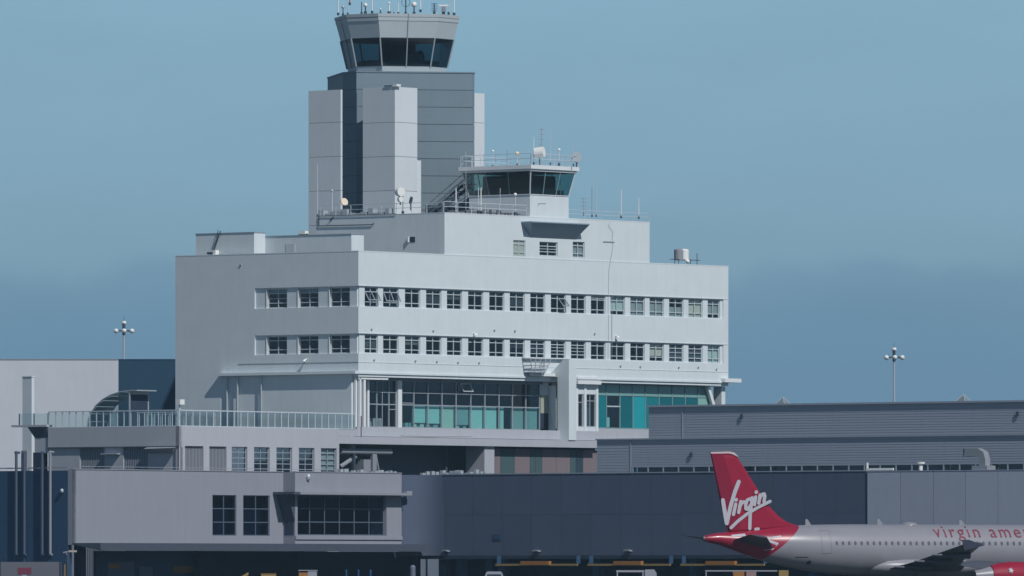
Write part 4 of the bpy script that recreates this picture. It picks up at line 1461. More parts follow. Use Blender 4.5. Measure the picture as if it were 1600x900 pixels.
# glazed vaulted roof light on the terrace
gv = Thing('glass_vault', 'curved stepped glass roof light behind the terrace railing', 'roof light', (ut + 5, vt - 6, ztt))
ug = ut + 6
a_ = on_u(200, ug)
zb2, zt2 = ztt, zat(611, ug, a_)
Rg = zt2 - zb2
gm = glass('vault_glass', (.45, .56, .58), .9)
va = on_u(201, ug)
wid = 2.6
prev = None
fmv = mat('vault_frame', (.30, .36, .39), .5)
n = 7
Lv = on_u(136, ug) - va
for k in range(n):
    t0, t1 = pi / 2 * k / n, pi / 2 * (k + 1) / n
    p0 = (va + Lv * .95 * (1 - cos(pi / 2 - t0)) * 0 + Lv * sin(t0), zb2 + Rg * cos(t0))
    p1 = (va + Lv * sin(t1), zb2 + Rg * cos(t1))
    gv.part('glass_pane', MB().loft([[(ug, p0[0], p0[1] - .12), (ug, p1[0], p1[1] + .02), (ug, p1[0], p1[1] - .05), (ug, p0[0], p0[1] - .18)],
                                     [(ug + wid, p0[0], p0[1] - .12), (ug + wid, p1[0], p1[1] + .02), (ug + wid, p1[0], p1[1] - .05), (ug + wid, p0[0], p0[1] - .18)]]), mat('vault_glazing', (.28, .35, .37), .2))
    gv.part('rib', MB().tube((ug, *p0), (ug + wid, *p0), .07, n=6), fmv)
    gv.part('rib', MB().tube((ug, *p0), (ug, *p1), .06, n=6).tube((ug + wid, *p0), (ug + wid, *p1), .06, n=6), fmv)
    gv.part('end_glass', MB().face([(ug + .02, p0[0], zb2), (ug + .02, p1[0], zb2), (ug + .02, *p1), (ug + .02, *p0)]), gm)
gv.part('end_wall', MB().box(ug, ug + wid, va - .12, va, zb2, zt2).box(ug - .05, ug + wid, va - 1.0, va, zt2, zt2 + .1), fmv)
gv.part('door', MB().box(ug + .1, ug + wid - .2, va - .16, va - .12, zb2, zt2 - .3), DARK)

# ================================================================== LIGHT MASTS
def mast(px, pytop, Y, label):
    X = (px - 800) / F * Y
    H = ZC + (900 - pytop) * Y / F
    k = Y / F
    t = Thing('light_mast', label, 'light mast', (X, Y, 0), 'tall apron light masts', world=True, rot=0)
    t.part('pole', MB().tube((0, 0, 0), (0, 0, H - 1.0), .16, .10, 10), METAL, smooth=True)
    t.part('crown_ring', MB().tube((0, 0, H - 1.4), (0, 0, H - .2), .17, .17, 10).box(-.9, .9, -.06, .06, H - 1.05, H - .9), DKMET)
    for (dx, dy, dz) in ((-.82, -.1, -1.0), (.05, -.65, -1.0), (.85, -.1, -1.0), (.0, .2, -.15)):
        hd = MB().dome((dx, dy, H + dz), .26, (.35, -.9, .25), .30, n=12, rings=5)
        hd.tube((dx, dy, H + dz), (dx - .1, dy + .28, H + dz - .06), .26, .14, 12)
        lo_ = t.part('lamp_head', hd, WHT, smooth=True)
        t.part('bracket', MB().tube((0, 0, H - .95), (dx, dy + .2, H + dz - .05), .05, n=6), DKMET)
    t.part('spike', MB().tube((0, 0, H - .2), (0, 0, H + .6), .03, .015, 6), DKMET)


mast(193.5, 502.5, 1000, 'tall light mast with four lamps behind the far left buildings')
mast(1397, 544, 1000, 'tall light mast with four lamps behind the siding hall at right')

# ================================================================== ROOFTOP ANTENNAS AND EQUIPMENT
def site_uv(px, Y):
    X = (px - 800) / F * Y
    rel = Vector((X, Y, 0)) - C0
    return rel.dot(D1), rel.dot(D2)


def rod(px, pytop, pybase, Y, r, m, label, group='whip antennas on the roofs', extra=None, cap=None):
    X = (px - 800) / F * Y
    z0, z1 = ZC + (900 - pybase) * Y / F, ZC + (900 - pytop) * Y / F
    t = Thing('antenna', label, 'antenna', (X, Y, z0), group, world=True)
    t.part('rod', MB().tube((0, 0, 0), (0, 0, z1 - z0), r, r * .8, 8), m, smooth=True)
    t.part('base_clamp', MB().tube((0, 0, 0), (0, 0, .25), r * 2.1, n=8), DKMET)
    if extra:
        extra(t, z1 - z0)


def ball(m, r):
    def f(t, h):
        t.part('globe', MB().dome((0, 0, h), r, full=True, rings=8), m, smooth=True)
    return f


def dipoles(m):
    def f(t, h):
        for k in range(4):
            z = h * (.35 + .2 * k)
            t.part('element', MB().tube((-.28, 0, z), (.28, 0, z), .025, n=6), m)
    return f


def bar_top(t, h):
    t.part('radar_bar', MB().box(-.42, .42, -.12, .12, h, h + .16), WHT)
    t.part('motor_box', MB().box(-.2, .2, -.2, .2, h - .5, h), LOUV)


def loop_top(t, h):
    mb = MB()
    for k in range(10):
        a0, a1 = 2 * pi * k / 10, 2 * pi * (k + 1) / 10
        mb.tube((.4 * cos(a0), 0, h * .4 + .4 * sin(a0)), (.4 * cos(a1), 0, h * .4 + .4 * sin(a1)), .025, n=5)
    t.part('loop', mb, DKMET)


TY = YT - 1
rods = [(528.5, -30, 21, .055, WHT, 'thick white whip antenna at the far left of the tower cab roof', None),
        (536, 11, 22, .05, DKMET, 'stubby dark twin-headed antenna near the left of the cab roof', ball(METAL, .16)),
        (543.5, -12, 21, .04, RAIL, 'pale thin rod with a red neighbour on the cab roof', None),
        (546.5, -20, 5, .05, mat('obstruction_red', (.45, .10, .08), .6), 'red and white rod rising out of frame over the cab roof', None),
        (565, 3, 20, .05, DKMET, 'short dark rod with orange foot on the cab roof', None),
        (571, 8, 19, .07, DKMET, 'dark post holding a white curved camera head on the cab roof', ball(WHT, .2)),
        (581.5, -35, 18, .055, WHT, 'tall white whip antenna over the left corner of the lit cab face', None),
        (594.5, 14, 20, .05, DKMET, 'tiny dark spike by the cab roof corner', ball(WHT, .1)),
        (608, 5, 19, .08, WHT, 'leaning white floodlight bracket on the cab roof', ball(WHT, .12)),
        (615.5, -15, 20, .03, RAIL, 'very thin rod behind the white floodlight bracket', None),
        (622.5, 4, 20, .05, WHT, 'short white rod near the middle of the cab roof', None),
        (634, -25, 20, .06, DKMET, 'tall dark dipole antenna with wire loop at the cab centre', loop_top),
        (647, 7, 20, .07, DKMET, 'dark post with a round white dome on the cab roof', ball(WHT, .26)),
        (657, -30, 16, .055, WHT, 'white whip antenna right of the round white dome', None),
        (678.5, 5, 19, .06, DKMET, 'dark lattice-like rod on the right half of the cab roof', dipoles(DKMET)),
        (693, 10, 20, .07, DKMET, 'white bar radar head on a post at the right of the cab roof', bar_top),
        (701, -25, 20, .05, RAIL, 'pale whip antenna directly behind the bar radar', None),
        (709.5, -35, 21, .06, WHT, 'thick white whip antenna at the far right of the tower cab roof', None)]
for px, a, b, r, m_, lab, ex in rods:
    rod(px, a, b + 3, TY, r, m_, lab, 'antennas on the main tower cab roof', ex)

# roof edge antennas of the penthouse and old cab
Yp = dist(up + 15, 4)
small = [(747.5, 293, 330, .05, RAIL, 'grey vertical pole in front of the old cab stair', None),
         (712.5, 294, 333, .06, WHT, 'white post at the left penthouse parapet near the stair', None),
         (751.5, 293, 331, .06, WHT, 'white post standing before the left glass of the old cab', None),
         (781.5, 294, 331, .03, RAIL, 'thin grey rod before the middle glass of the old cab', None),
         (805, 304, 333, .05, RAIL, 'grey post with two white lamps before the old cab', ball(WHT, .16)),
         (876, 282, 306, .05, RAIL, 'grey rod in front of the right glass of the old cab', None),
         (931.5, 268, 336, .03, RAIL, 'tall thin pale whip on the right penthouse roof', None),
         (925, 292, 336, .035, MULL, 'short grey whip beside the tall thin pale one', None),
         (912, 309, 334, .025, MULL, 'tiny grey rod just right of the old cab base', dipoles(MULL)),
         (970.5, 296, 338, .045, WHT, 'white whip antenna near the middle of the right penthouse roof', None),
         (998, 309, 339, .045, WHT, 'short white whip antenna at the right end of the penthouse roof', None),
         (496, 256, 336, .035, RAIL, 'thin grey rod against the left tower wing', None),
         (519, 298, 336, .05, RAIL, 'short pale rod against the left tower wing', ball(RAIL, .12)),
         (629.5, 292, 331, .06, METAL, 'grey post carrying two white drums before the broad tower wing', None),
         (728, 236, 330, .02, RAIL, 'hair-thin rod at the left end of the old cab roof', None)]
for i, (px, a, b, r, m_, lab, ex) in enumerate(small):
    Y = D0 + (up + 1) * D1.y + 1 if px < 720 else dist(PB.s(px), 1.0)
    if px < 690:
        Y = dist(up + 1.3, on_u(px, up + 1.3))
    rod(px, a, b + 3, Y, r, m_, lab, 'antennas on the penthouse roof', ex)
Yc = dist(uc0 + 2, 3)
for px, a, b, r, m_, lab, ex in ((834, 214, 258, .035, WHT, 'white rod at the front corner of the old cab roof', None),
                                 (846, 200, 240, .04, MULL, 'grey mast rising behind the white drum dish', dipoles(MULL)),
                                 (860, 207, 258, .03, RAIL, 'faint tall whip right of the white drum dish', None),
                                 (873.5, 234, 259, .05, RAIL, 'rod with a small white lamp on the old cab roof right side', ball(WHT, .14)),
                                 (808, 240, 260, .04, RAIL, 'rod with a cream lamp on the old cab roof left side', ball(CREAM, .2)),
                                 (770, 236, 262, .035, RAIL, 'short rod with white tip near the left of the old cab roof', ball(WHT, .12)),
                                 (792.5, 234, 262, .04, MULL, 'short dark rod midway along the old cab left rail', None),
                                 (896, 225, 260, .03, RAIL, 'thin rod beside the round dish at the right of the old cab', None)):
    rod(px, a, b, Yc, r, m_, lab, 'rods on the old cab roof', ex)

# dishes
def drum(px, py, Y, R, depth, ax, label, m=None, post=1.6, back=True, name='drum_dish'):
    X, z = (px - 800) / F * Y, ZC + (900 - py) * Y / F
    t = Thing(name, label, 'dish antenna', (X, Y, z - post), world=True)
    a = Vector(ax).normalized()
    c = Vector((0, 0, post))
    t.part('drum', MB().tube(c - a * depth / 2, c + a * depth / 2, R, R, 20), m or WHT, smooth=True)
    if back:
        t.part('back_frame', MB().dome(c - a * depth / 2, R * .85, -a, R * .35, n=12, rings=3), DKMET, smooth=True)
    t.part('post', MB().tube((0, .1, 0), (0, .1, post), .07, n=8), DKMET)


drum(843, 238.0, Yc - .5, .48, .85, (.92, -.3, .12), 'big white drum dish with dark back on the old cab roof corner', post=1.2)
drum(901, 245.5, Yc + 1, .48, .12, (.15, -1, 0), 'round grey dish at the right end of the old cab roof', m=METAL, post=.9)
Yn = dist(up + 1.3, on_u(625, up + 1.3)) - .3
drum(624.5, 299.5, Yn, .42, .5, (.6, -.8, 0), 'white drum dish on a post, upper of the pair before the broad wing', post=.9)
drum(625.5, 311.5, Yn, .25, .3, (.6, -.8, 0), 'smaller white drum below the upper drum on the same post', post=.5, back=False)
drum(642, 313, Yn, .35, .12, (.9, -.25, -.2), 'dark edge-on dish right of the two white drums', m=DKMET, post=.9, back=False)
drum(538, 315.5, dist(up + 1.3, on_u(538, up + 1.3)), .36, .12, (.5, -.8, .3), 'cream tilted dish in front of the dark tower slot', m=mat('cream_dish', (.72, .60, .48), .6), post=1.0, back=False)
cb = Thing('cream_box', 'cream square equipment cabinet above the dark roof stair', 'cabinet', ((703 - 800) / F * (Yc + 8), Yc + 8, zat(296, 20, 8)), world=True)
q = (Yc + 8) / F
cb.part('cabinet', MB().box(-.42, .42, -.3, .3, .2, .2 + 13.5 * q), CREAM)
cb.part('post', MB().tube((0, 0, -2), (0, 0, .2), .06), DKMET)
cb.part('hood', MB().box(-.46, .5, -.36, .3, .2 + 13.5 * q, .26 + 13.5 * q), WHT)

# water heater pair at the right end of the main roof
uk = FR.s(1092)
wt = Thing('roof_tank_pair', 'two pale upright tanks in a pipe frame at the right end of the main roof', 'tank', (uk, 2, ZT - .6))
for dx, m_, nm in ((-.55, LOUV, 'tank'), (.35, WHT, 'tank')):
    zt0 = zat(407, uk, 2)
    wt.part(nm, MB().tube((uk + dx, 2, zt0), (uk + dx, 2, zat(391, uk, 2)), .42, n=14).dome((uk + dx, 2, zat(391, uk, 2)), .42, hgt=.15, n=14, rings=3), m_, smooth=True)
wt.part('lamp', MB().dome((uk + .35, 1.6, zat(408.5, uk, 2)), .2, full=True), WHT, smooth=True)
mb = MB()
for dx in (-1.5, -.9, .9, 1.9):
    mb.tube((uk + dx, 1.7, ZT - .6), (uk + dx, 1.7, zat(395 if abs(dx) > 1.2 else 405, uk, 2)), .035, n=6)
mb.path([(uk - 2.2, 1.7, zat(406, uk, 2)), (uk + 2.3, 1.7, zat(406, uk, 2))], .035)
wt.part('frame', mb, DKMET)
# left roof kit
uk = .3
v_ = on_u(332, uk)
wl = Thing('roof_camera_unit', 'small white box with two dark eyes at the left roof edge', 'camera', (uk, v_, ZT))
z_ = ZT
wl.part('housing', MB().box(uk - .1, uk + .4, v_ - .45, v_ + .15, z_ + .1, z_ + .5), WHT)
for k in (-.05, .3):
    wl.part('lens', MB().tube((uk - .1, v_ + k, z_ + .25), (uk - .3, v_ + k, z_ + .22), .12, n=8), DKMET)
wl.part('foot', MB().box(uk, uk + .2, v_ - .2, v_, z_ - .1, z_ + .1), DKMET)
ln = Thing('leaning_pole', 'dark pole leaning against the far left rooftop room', 'pole', (.5, on_u(334, .5), ZT))
ln.part('pole', MB().tube((.45, on_u(331, .45), ZT), (.72, on_u(344.5, .72), zat(361, .7, on_u(344, .7))), .08, .05), DKMET)
ln.part('pole', MB().tube((.45, on_u(333, .45), ZT), (.72, on_u(341, .72), zat(359, .7, on_u(341, .7))), .04, .03), DKMET)
bl_ = Thing('roof_floodlight', 'small floodlight on the roof beside the tower wing foot', 'floodlight', (t2_u + .5, on_u(474, t2_u + .5), zr2))
v_ = on_u(474, t2_u + .5)
bl_.part('housing', MB().box(t2_u + .3, t2_u + .8, v_ - .35, v_ + .35, zr2 + .15, zr2 + .45), WHT)
bl_.part('bracket', MB().box(t2_u + .4, t2_u + .6, v_ - .5, v_ + .5, zr2 + .05, zr2 + .2), DKMET)

# ================================================================== AIRLINER
AP = radians(25)
YA = 753.0
kp = F / YA
air = Thing('airliner', 'parked airliner with red tail and white script name, nose out of frame', 'aircraft', ((1100 - 800) / F * YA, YA, 0), world=True, rot=AP)
RED = lin(176, 30, 62)


def az(py):
    return ZC + (900 - py) / kp


WHP = (.235, .235, .265)
sk = bpy.data.materials.new('fuselage_paint')
sk.use_nodes = True
t_ = sk.node_tree
p_ = t_.nodes['Principled BSDF']
p_.inputs['Roughness'].default_value = .32
p_.inputs['Coat Weight'].default_value = .15
c_ = t_.nodes.new('ShaderNodeTexCoord')
s_p = t_.nodes.new('ShaderNodeSeparateXYZ')
t_.links.new(c_.outputs['Object'], s_p.inputs[0])


def nm(op, a, b, c=None):
    q = t_.nodes.new('ShaderNodeMath')
    q.operation = op
    for i, x in enumerate((a, b, c)):
        if x is None:
            continue
        if isinstance(x, (int, float)):
            q.inputs[i].default_value = x
        else:
            t_.links.new(x, q.inputs[i])
    return q.outputs[0]


e1 = nm('MULTIPLY_ADD', s_p.outputs['Z'], -1.22, 0)
e2 = nm('ADD', s_p.outputs['X'], e1)
fac = nm('LESS_THAN', e2, 8.25 - 1.22 * 6.0)
nz = t_.nodes.new('ShaderNodeTexNoise')
nz.inputs['Scale'].default_value = .9
nz.inputs['Detail'].default_value = 6
t_.links.new(c_.outputs['Object'], nz.inputs['Vector'])
mxr = t_.nodes.new('ShaderNodeMix')
mxr.data_type = 'RGBA'
mxr.inputs[6].default_value = (*WHP, 1)
mxr.inputs[7].default_value = (.27, .008, .034, 1)
t_.links.new(fac, mxr.inputs[0])
sc_ = t_.nodes.new('ShaderNodeVectorMath')
sc_.operation = 'SCALE'
t_.links.new(mxr.outputs[2], sc_.inputs[0])
t_.links.new(nm('MULTIPLY_ADD', nz.outputs[0], .16, .92), sc_.inputs['Scale'])
t_.links.new(sc_.outputs[0], p_.inputs['Base Color'])
AWH = mat('aircraft_white', (.24, .24, .27), .35, var=.05)
ARED = mat('aircraft_red', (.27, .008, .034), .5, var=.06, spec=.2)
AGR = mat('aircraft_grey', (.075, .085, .115), .4, var=.06)
ADK = mat('aircraft_dark', (.03, .035, .05), .4, var=.05)
stn = [(0, az(837.5), az(845.5), .22), (.25, az(836), az(847), .32), (1.2, az(832.5), az(851), .5), (2.8, az(830.3), az(861), .8), (4.5, az(827.5), az(872.5), 1.1), (6, az(824.5), az(880), 1.35), (7.4, az(821.5), az(886), 1.58),
       (9, az(819.8), az(891.5), 1.76), (11, az(819), az(896), 1.9), (13, az(818.6), az(899), 1.97), (16, az(818.5), az(900), 1.975), (22, az(818.5), az(900), 1.975), (28, az(818.5), az(900), 1.975), (31.5, az(818.5), az(900), 1.975),
       (33.5, az(822), az(899), 1.85), (35, az(831), az(896), 1.5), (36.3, az(845), az(890), 1.0), (37.2, az(857), az(883), .5), (37.5, az(866), az(874), .12)]


def interp(x):
    for a, b in zip(stn[:-1], stn[1:]):
        if a[0] <= x <= b[0]:
            t = (x - a[0]) / (b[0] - a[0])
            return [a[i] + (b[i] - a[i]) * t for i in range(4)]
    return list(stn[-1])


xsx = []
for a, b in zip(stn[:-1], stn[1:]):
    n = max(1, int((b[0] - a[0]) / .6))
    xsx += [a[0] + (b[0] - a[0]) * k / n for k in range(n)]
xsx.append(37.5)
loops = []
for x in xsx:
    _, zt3, zb3, hw = interp(x)
    cz, hh_ = (zt3 + zb3) / 2, (zt3 - zb3) / 2
    loops.append([(x, hw * cos(2 * pi * k / 40), cz + hh_ * sin(2 * pi * k / 40)) for k in range(40)])
fus = air.part('fuselage', MB().loft(loops), sk, smooth=True)


def skin_y(x, z, side=-1, out=.012):
    _, zt3, zb3, hw = interp(x)
    cz, hh_ = (zt3 + zb3) / 2, (zt3 - zb3) / 2
    q = max(0, 1 - ((z - cz) / hh_) ** 2)
    return side * (hw * sqrt(q) + out)


def apx(px, dy=0):
    """metres forward of the tail tip for a screen column, at lateral offset dy (starboard negative)"""
    return ((px - 1100) / kp + dy * sin(AP)) / cos(AP)


air.part('tail_cone', MB().tube((-.12, 0, az(841.5)), (.12, 0, az(841.5)), .2, .24, 14), AGR, smooth=True)
# fin
fp = [(1110, 706), (1140, 705.3), (1147, 707.5), (1152, 713), (1163, 730), (1180, 757), (1196, 781), (1208, 796), (1219, 807), (1231, 815.5), (1250, 821.5), (1250, 826), (1138, 834), (1127, 790), (1117, 742)]
pts = [(apx(a), az(b)) for a, b in fp]
cx2 = apx(1165)


def thick(z):
    t = (z - az(825)) / (az(706) - az(825))
    return .20 - .12 * max(0, min(1, t))


mb = MB()
# spine thickened toward mid-chord
cen = (apx(1160), az(790))
def ff(x, z, side):
    return (x, side * .02, z)
inner = []
for x, z in pts:
    inner.append((x + (cen[0] - x) * .22, z + (cen[1] - z) * .12))
n = len(pts)
for side in (-1, 1):
    i0 = len(mb.v)
    mb.v += [(x, side * .015, z) for x, z in pts]
    mb.v += [(x, side * thick(z), z) for x, z in inner]
    for k in range(n):
        k2 = (k + 1) % n
        q = (i0 + k, i0 + k2, i0 + n + k2, i0 + n + k)
        mb.f.append(q if side < 0 else q[::-1])
    q = tuple(i0 + n + k for k in range(n))
    mb.f.append(q if side < 0 else q[::-1])
for k in range(n):
    k2 = (k + 1) % n
    mb.f.append((k, len(mb.v) // 2 + k, len(mb.v) // 2 + k2, k2))
fin_ = air.part('tail_fin', mb, ARED)
tp = [(apx(a), az(b)) for a, b in ((1109.5, 706.2), (1140, 705.2), (1147.5, 707), (1154, 714), (1149, 712), (1144, 709.5), (1138, 708.3), (1110, 708.8))]
air.part('fin_cap', MB().loft([[(x, -.12, z) for x, z in tp], [(x, .12, z) for x, z in tp]]), mat('fin_cap_white', (.55, .42, .45), .5), parent=fin_)
rp = [(apx(a), az(b)) for a, b in ((1111, 709), (1129, 709), (1140, 742), (1157, 826), (1139, 829), (1128, 790), (1118, 742))]
air.part('rudder', MB().loft([[(x, -thick(z) - .015, z) for x, z in rp], [(x, thick(z) + .015, z) for x, z in rp]]), mat('rudder_red', (.20, .006, .030), .5, var=.06, spec=.2), parent=fin_)


# lettering strokes
def strokes(paths, wdt, conv, m, name, parent):
    mb = MB()
    for pth in paths:
        for (a, b) in zip(pth[:-1], pth[1:]):
            ax_, az_ = a
            bx_, bz_ = b
            l = sqrt((bx_ - ax_) ** 2 + (bz_ - az_) ** 2) or 1e-6
            nx, nz_ = -(bz_ - az_) / l * wdt, (bx_ - ax_) / l * wdt
            mb.face([conv(ax_ + nx, az_ + nz_), conv(bx_ + nx, bz_ + nz_), conv(bx_ - nx, bz_ - nz_), conv(ax_ - nx, az_ - nz_)])
        for (cx3, cz3) in pth:
            mb.face([conv(cx3 + wdt * cos(2 * pi * k / 12), cz3 + wdt * sin(2 * pi * k / 12)) for k in range(12)])
    return air.part(name, mb, m, parent=parent)


def zconv(zx, zy, lift=0.0):
    return 1080 + zx / 6.154, 690 + zy / 6.154


kk = [0]


def fconv(zx, zy):
    a, b = zconv(zx, zy)
    return (apx(a, -.27), -.245, az(b))


vir = [[(308, 562), (320, 640), (345, 785)], [(345, 785), (385, 610), (425, 480), (462, 385)],
       [(432, 600), (410, 700)], [(438, 556), (434, 562)],
       [(482, 575), (460, 680)], [(468, 625), (490, 590), (512, 578)],
       [(585, 545), (545, 560), (528, 600), (530, 645), (550, 650), (578, 610)], [(592, 540), (576, 660), (570, 740), (568, 835)],
       [(625, 530), (614, 605)], [(632, 482), (629, 488)],
       [(668, 512), (655, 590)], [(662, 545), (685, 508), (708, 500), (714, 520), (706, 575)],
       [(385, 828), (450, 765), (550, 688), (650, 630), (765, 572)], [(625, 842), (650, 838)]]
# letters need distinct heights so that no two sheets share a plane: one solid per stroke, stepped by 1 mm
LET = mat('lettering_white', (.42, .42, .47), .5, var=.02)
for i, pth in enumerate(vir):
    kk[0] = i
    conv = (lambda i: (lambda zx, zy: (apx(1080 + zx / 6.154, -.27), -.235 - .0035 * i, az(690 + zy / 6.154))))(i)
    mb = MB()
    j = 0
    wd_ = 19 if i in (0, 1) else (16 if i < 12 else 15)
    for (a, b) in zip(pth[:-1], pth[1:]):
        l = sqrt((b[0] - a[0]) ** 2 + (b[1] - a[1]) ** 2)
        nx, nz_ = -(b[1] - a[1]) / l * wd_, (b[0] - a[0]) / l * wd_
        P = [conv(a[0] + nx, a[1] + nz_), conv(b[0] + nx, b[1] + nz_), conv(b[0] - nx, b[1] - nz_), conv(a[0] - nx, a[1] - nz_)]
        mb.face([(x, y - .0008 * j, z) for x, y, z in P])
        j += 1
    for c3 in pth:
        P = [conv(c3[0] + wd_ * cos(2 * pi * k / 14), c3[1] + wd_ * sin(2 * pi * k / 14)) for k in range(14)]
        mb.face([(x, y - .0008 * j, z) for x, y, z in P])
        j += 1
    air.part('script_stroke', mb, LET, parent=fin_)


# horizontal tail
def airfoil(xl, xt, y, zl, zt4, th_):
    """leading edge xl (forward), trailing edge xt"""
    o_ = []
    for f_, q in ((0, 0), (.08, .7), (.3, 1), (.65, .7), (1, .05)):
        o_.append((xl + (xt - xl) * f_, y, zl + (zt4 - zl) * f_ + th_ * q))
    for f_, q in ((.65, -.6), (.3, -.8), (.08, -.6)):
        o_.append((xl + (xt - xl) * f_, y, zl + (zt4 - zl) * f_ + th_ * q))
    return o_


for sgn_ in (-1, 1):
    L_ = [airfoil(6.0, 2.4, sgn_ * .3, az(857), az(844), .22), airfoil(5.6, 2.2, sgn_ * 1.1, az(855.5), az(843), .2), airfoil(2.5, 1.0, sgn_ * 6.2, az(840), az(835.5), .08)]
    st_ = air.part('tailplane', MB().loft(L_), AGR, smooth=True)
# white root patch of the tailplane
air.part('tailplane_root_panel', MB().face([(x, skin_y(x, z, -1, .02), z) for x, z in ((apx(1214, -1.2), az(838)), (apx(1216, -1.2), az(850)), (apx(1208, -1.2), az(859)), (apx(1196, -1.2), az(860)), (apx(1186, -1.2), az(842)))]), LET)
for (x0, x1, y0, y1) in ((1146, 1167, 833.5, 838.5), (1206, 1219, 836.5, 840)):
    P = [(apx(a, -.9), b) for a, b in ((x0, y0 + 2), (x1, y0), (x1, y1 - 1), (x0, y1))]
    air.part('tail_marking', MB().face([(x, skin_y(x, az(b), -1, .02), az(b)) for x, b in P]), LET)
# wings
for sgn_ in (-1, 1):
    L_ = [airfoil(23.2, 15.7, sgn_ * 1.2, 2.55, 2.5, .50), airfoil(22.2, 15.6, sgn_ * 2.2, 2.75, 2.62, .42), airfoil(19.9, 15.5, sgn_ * 6.4, 3.25, 3.12, .28), airfoil(16.3, 14.6, sgn_ * 16.6, 4.55, 4.5, .12)]
    wg = air.part('wing', MB().loft(L_), AGR, smooth=True)
    for (y, xt, zz) in ((4.6, 15.6, 2.9), (8.6, 15.3, 3.36), (12.2, 15.0, 3.85)):
        air.part('flap_fairing', MB().tube((xt + 2.4, sgn_ * y, zz - .25), (xt - .9, sgn_ * y, zz - .18), .26, .06, 10), AGR, parent=wg, smooth=True)
    air.part('wing_fence', MB().loft([[(16.4, sgn_ * 16.62, 4.4), (14.6, sgn_ * 16.62, 4.0), (14.4, sgn_ * 16.62, 4.85), (15.0, sgn_ * 16.62, 4.85)],
                                      [(16.4, sgn_ * 16.68, 4.4), (14.6, sgn_ * 16.68, 4.0), (14.4, sgn_ * 16.68, 4.85), (15.0, sgn_ * 16.68, 4.85)]]), mat('fence_navy', (.03, .035, .06), .5), parent=wg)
    # engine
    y = sgn_ * 5.75
    prof = [(22.6, .86), (23.2, 1.02), (24.4, 1.14), (25.8, 1.12), (26.6, 1.0), (26.8, .92)]
    lp = [[(x, y + r * cos(2 * pi * k / 28), 2.0 + r * sin(2 * pi * k / 28)) for k in range(28)] for x, r in prof]
    en = air.part('engine', MB().loft(lp), ARED, smooth=True)
    prof = [(21.2, .42), (21.9, .6), (22.7, .8)]
    lp = [[(x, y + r * cos(2 * pi * k / 24), 2.0 + r * sin(2 * pi * k / 24)) for k in range(24)] for x, r in prof]
    air.part('exhaust_nozzle', MB().loft(lp), AWH, parent=en, smooth=True)
    air.part('pylon', MB().loft([[(21.6, y - .15, 2.6), (25.4, y - .15, 3.0), (21.5, y - .12, 3.25), (18.5, y - .1, 3.05)],
                                 [(21.6, y + .15, 2.6), (25.4, y + .15, 3.0), (21.5, y + .12, 3.25), (18.5, y + .1, 3.05)]]), AGR, parent=en)
    if sgn_ < 0:
        lb_ = []
        for k in range(10):
            a = 2 * pi * k / 10
            r = .13 if k % 2 else .26
            zz = 2.45 + r * sin(a)
            xx = 24.0 + r * cos(a)
            lb_.append((xx, y - sqrt(1.12 ** 2 - (zz - 2.0) ** 2) - .03, zz))
        air.part('star_mark', MB().face(lb_), LET, parent=en)
    # landing gear
    ge = air.part('main_gear', MB().tube((17.2, sgn_ * 3.8, .6), (17.2, sgn_ * 3.6, 2.7), .14, n=10), AGR, smooth=True)
    for dy in (-.45, .45):
        air.part('wheel', MB().tube((17.2, sgn_ * 3.8 + dy - .2, .58), (17.2, sgn_ * 3.8 + dy + .2, .58), .58, n=20), ADK, parent=ge, smooth=True)
ge = air.part('nose_gear', MB().tube((32.3, 0, .4), (32.3, 0, 2.2), .1, n=10), AGR, smooth=True)
for dy in (-.3, .3):
    air.part('wheel', MB().tube((32.3, dy - .12, .38), (32.3, dy + .12, .38), .38, n=16), ADK, parent=ge, smooth=True)
# belly fairing
lp = []
for x, s_2 in ((13.2, .15), (14.2, .6), (15.5, .9), (17, 1), (20, 1), (22.5, .95), (24, .65), (25, .2)):
    lp.append([(x, 2.25 * s_2 * cos(2 * pi * k / 24), 2.75 + (1.0 * s_2) * sin(2 * pi * k / 24)) for k in range(24)])
air.part('belly_fairing', MB().loft(lp), AWH, smooth=True)
# cabin windows, doors, blade aerials, beacon
for k in range(34):
    x = 10.9 + k * .55
    z = az(848.5)
    P = []
    for a in range(10):
        xx, zz = x + .115 * cos(2 * pi * a / 10), z + .17 * sin(2 * pi * a / 10)
        P.append((xx, skin_y(xx, zz, -1, .012), zz))
    air.part('cabin_window', MB().face(P), mat('cabin_pane', (.085, .09, .11), .3))
for x0 in (9.6, 31.0):
    mb = MB()
    zz0, zz1 = az(865), az(829)
    for (a, b, c, d) in ((x0, x0 + .04, zz0, zz1), (x0 + .8, x0 + .84, zz0, zz1)):
        m_n = 8
        for k in range(m_n):
            z0, z1 = c + (d - c) * k / m_n, c + (d - c) * (k + 1) / m_n
            mb.face([(a, skin_y(a, z0), z0), (b, skin_y(b, z0), z0), (b, skin_y(b, z1), z1), (a, skin_y(a, z1), z1)])
    for z0 in (zz0, zz1):
        mb.face([(x0, skin_y(x0, z0), z0), (x0 + .84, skin_y(x0 + .84, z0), z0), (x0 + .84, skin_y(x0 + .84, z0 + .04), z0 + .04), (x0, skin_y(x0, z0 + .04), z0 + .04)])
    air.part('door', mb, mat('door_seam', (.17, .17, .20), .5))
for px, h in ((1265, .45), (1380, .42), (1512, .35)):
    x = apx(px)
    zt5 = interp(x)[1]
    air.part('blade_aerial', MB().loft([[(x - .25, -.03, zt5 - .05), (x + .3, -.03, zt5 - .05), (x - .05, -.015, zt5 + h), (x - .25, -.015, zt5 + h)],
                                        [(x - .25, .03, zt5 - .05), (x + .3, .03, zt5 - .05), (x - .05, .015, zt5 + h), (x - .25, .015, zt5 + h)]]), AWH)
x = apx(1427)
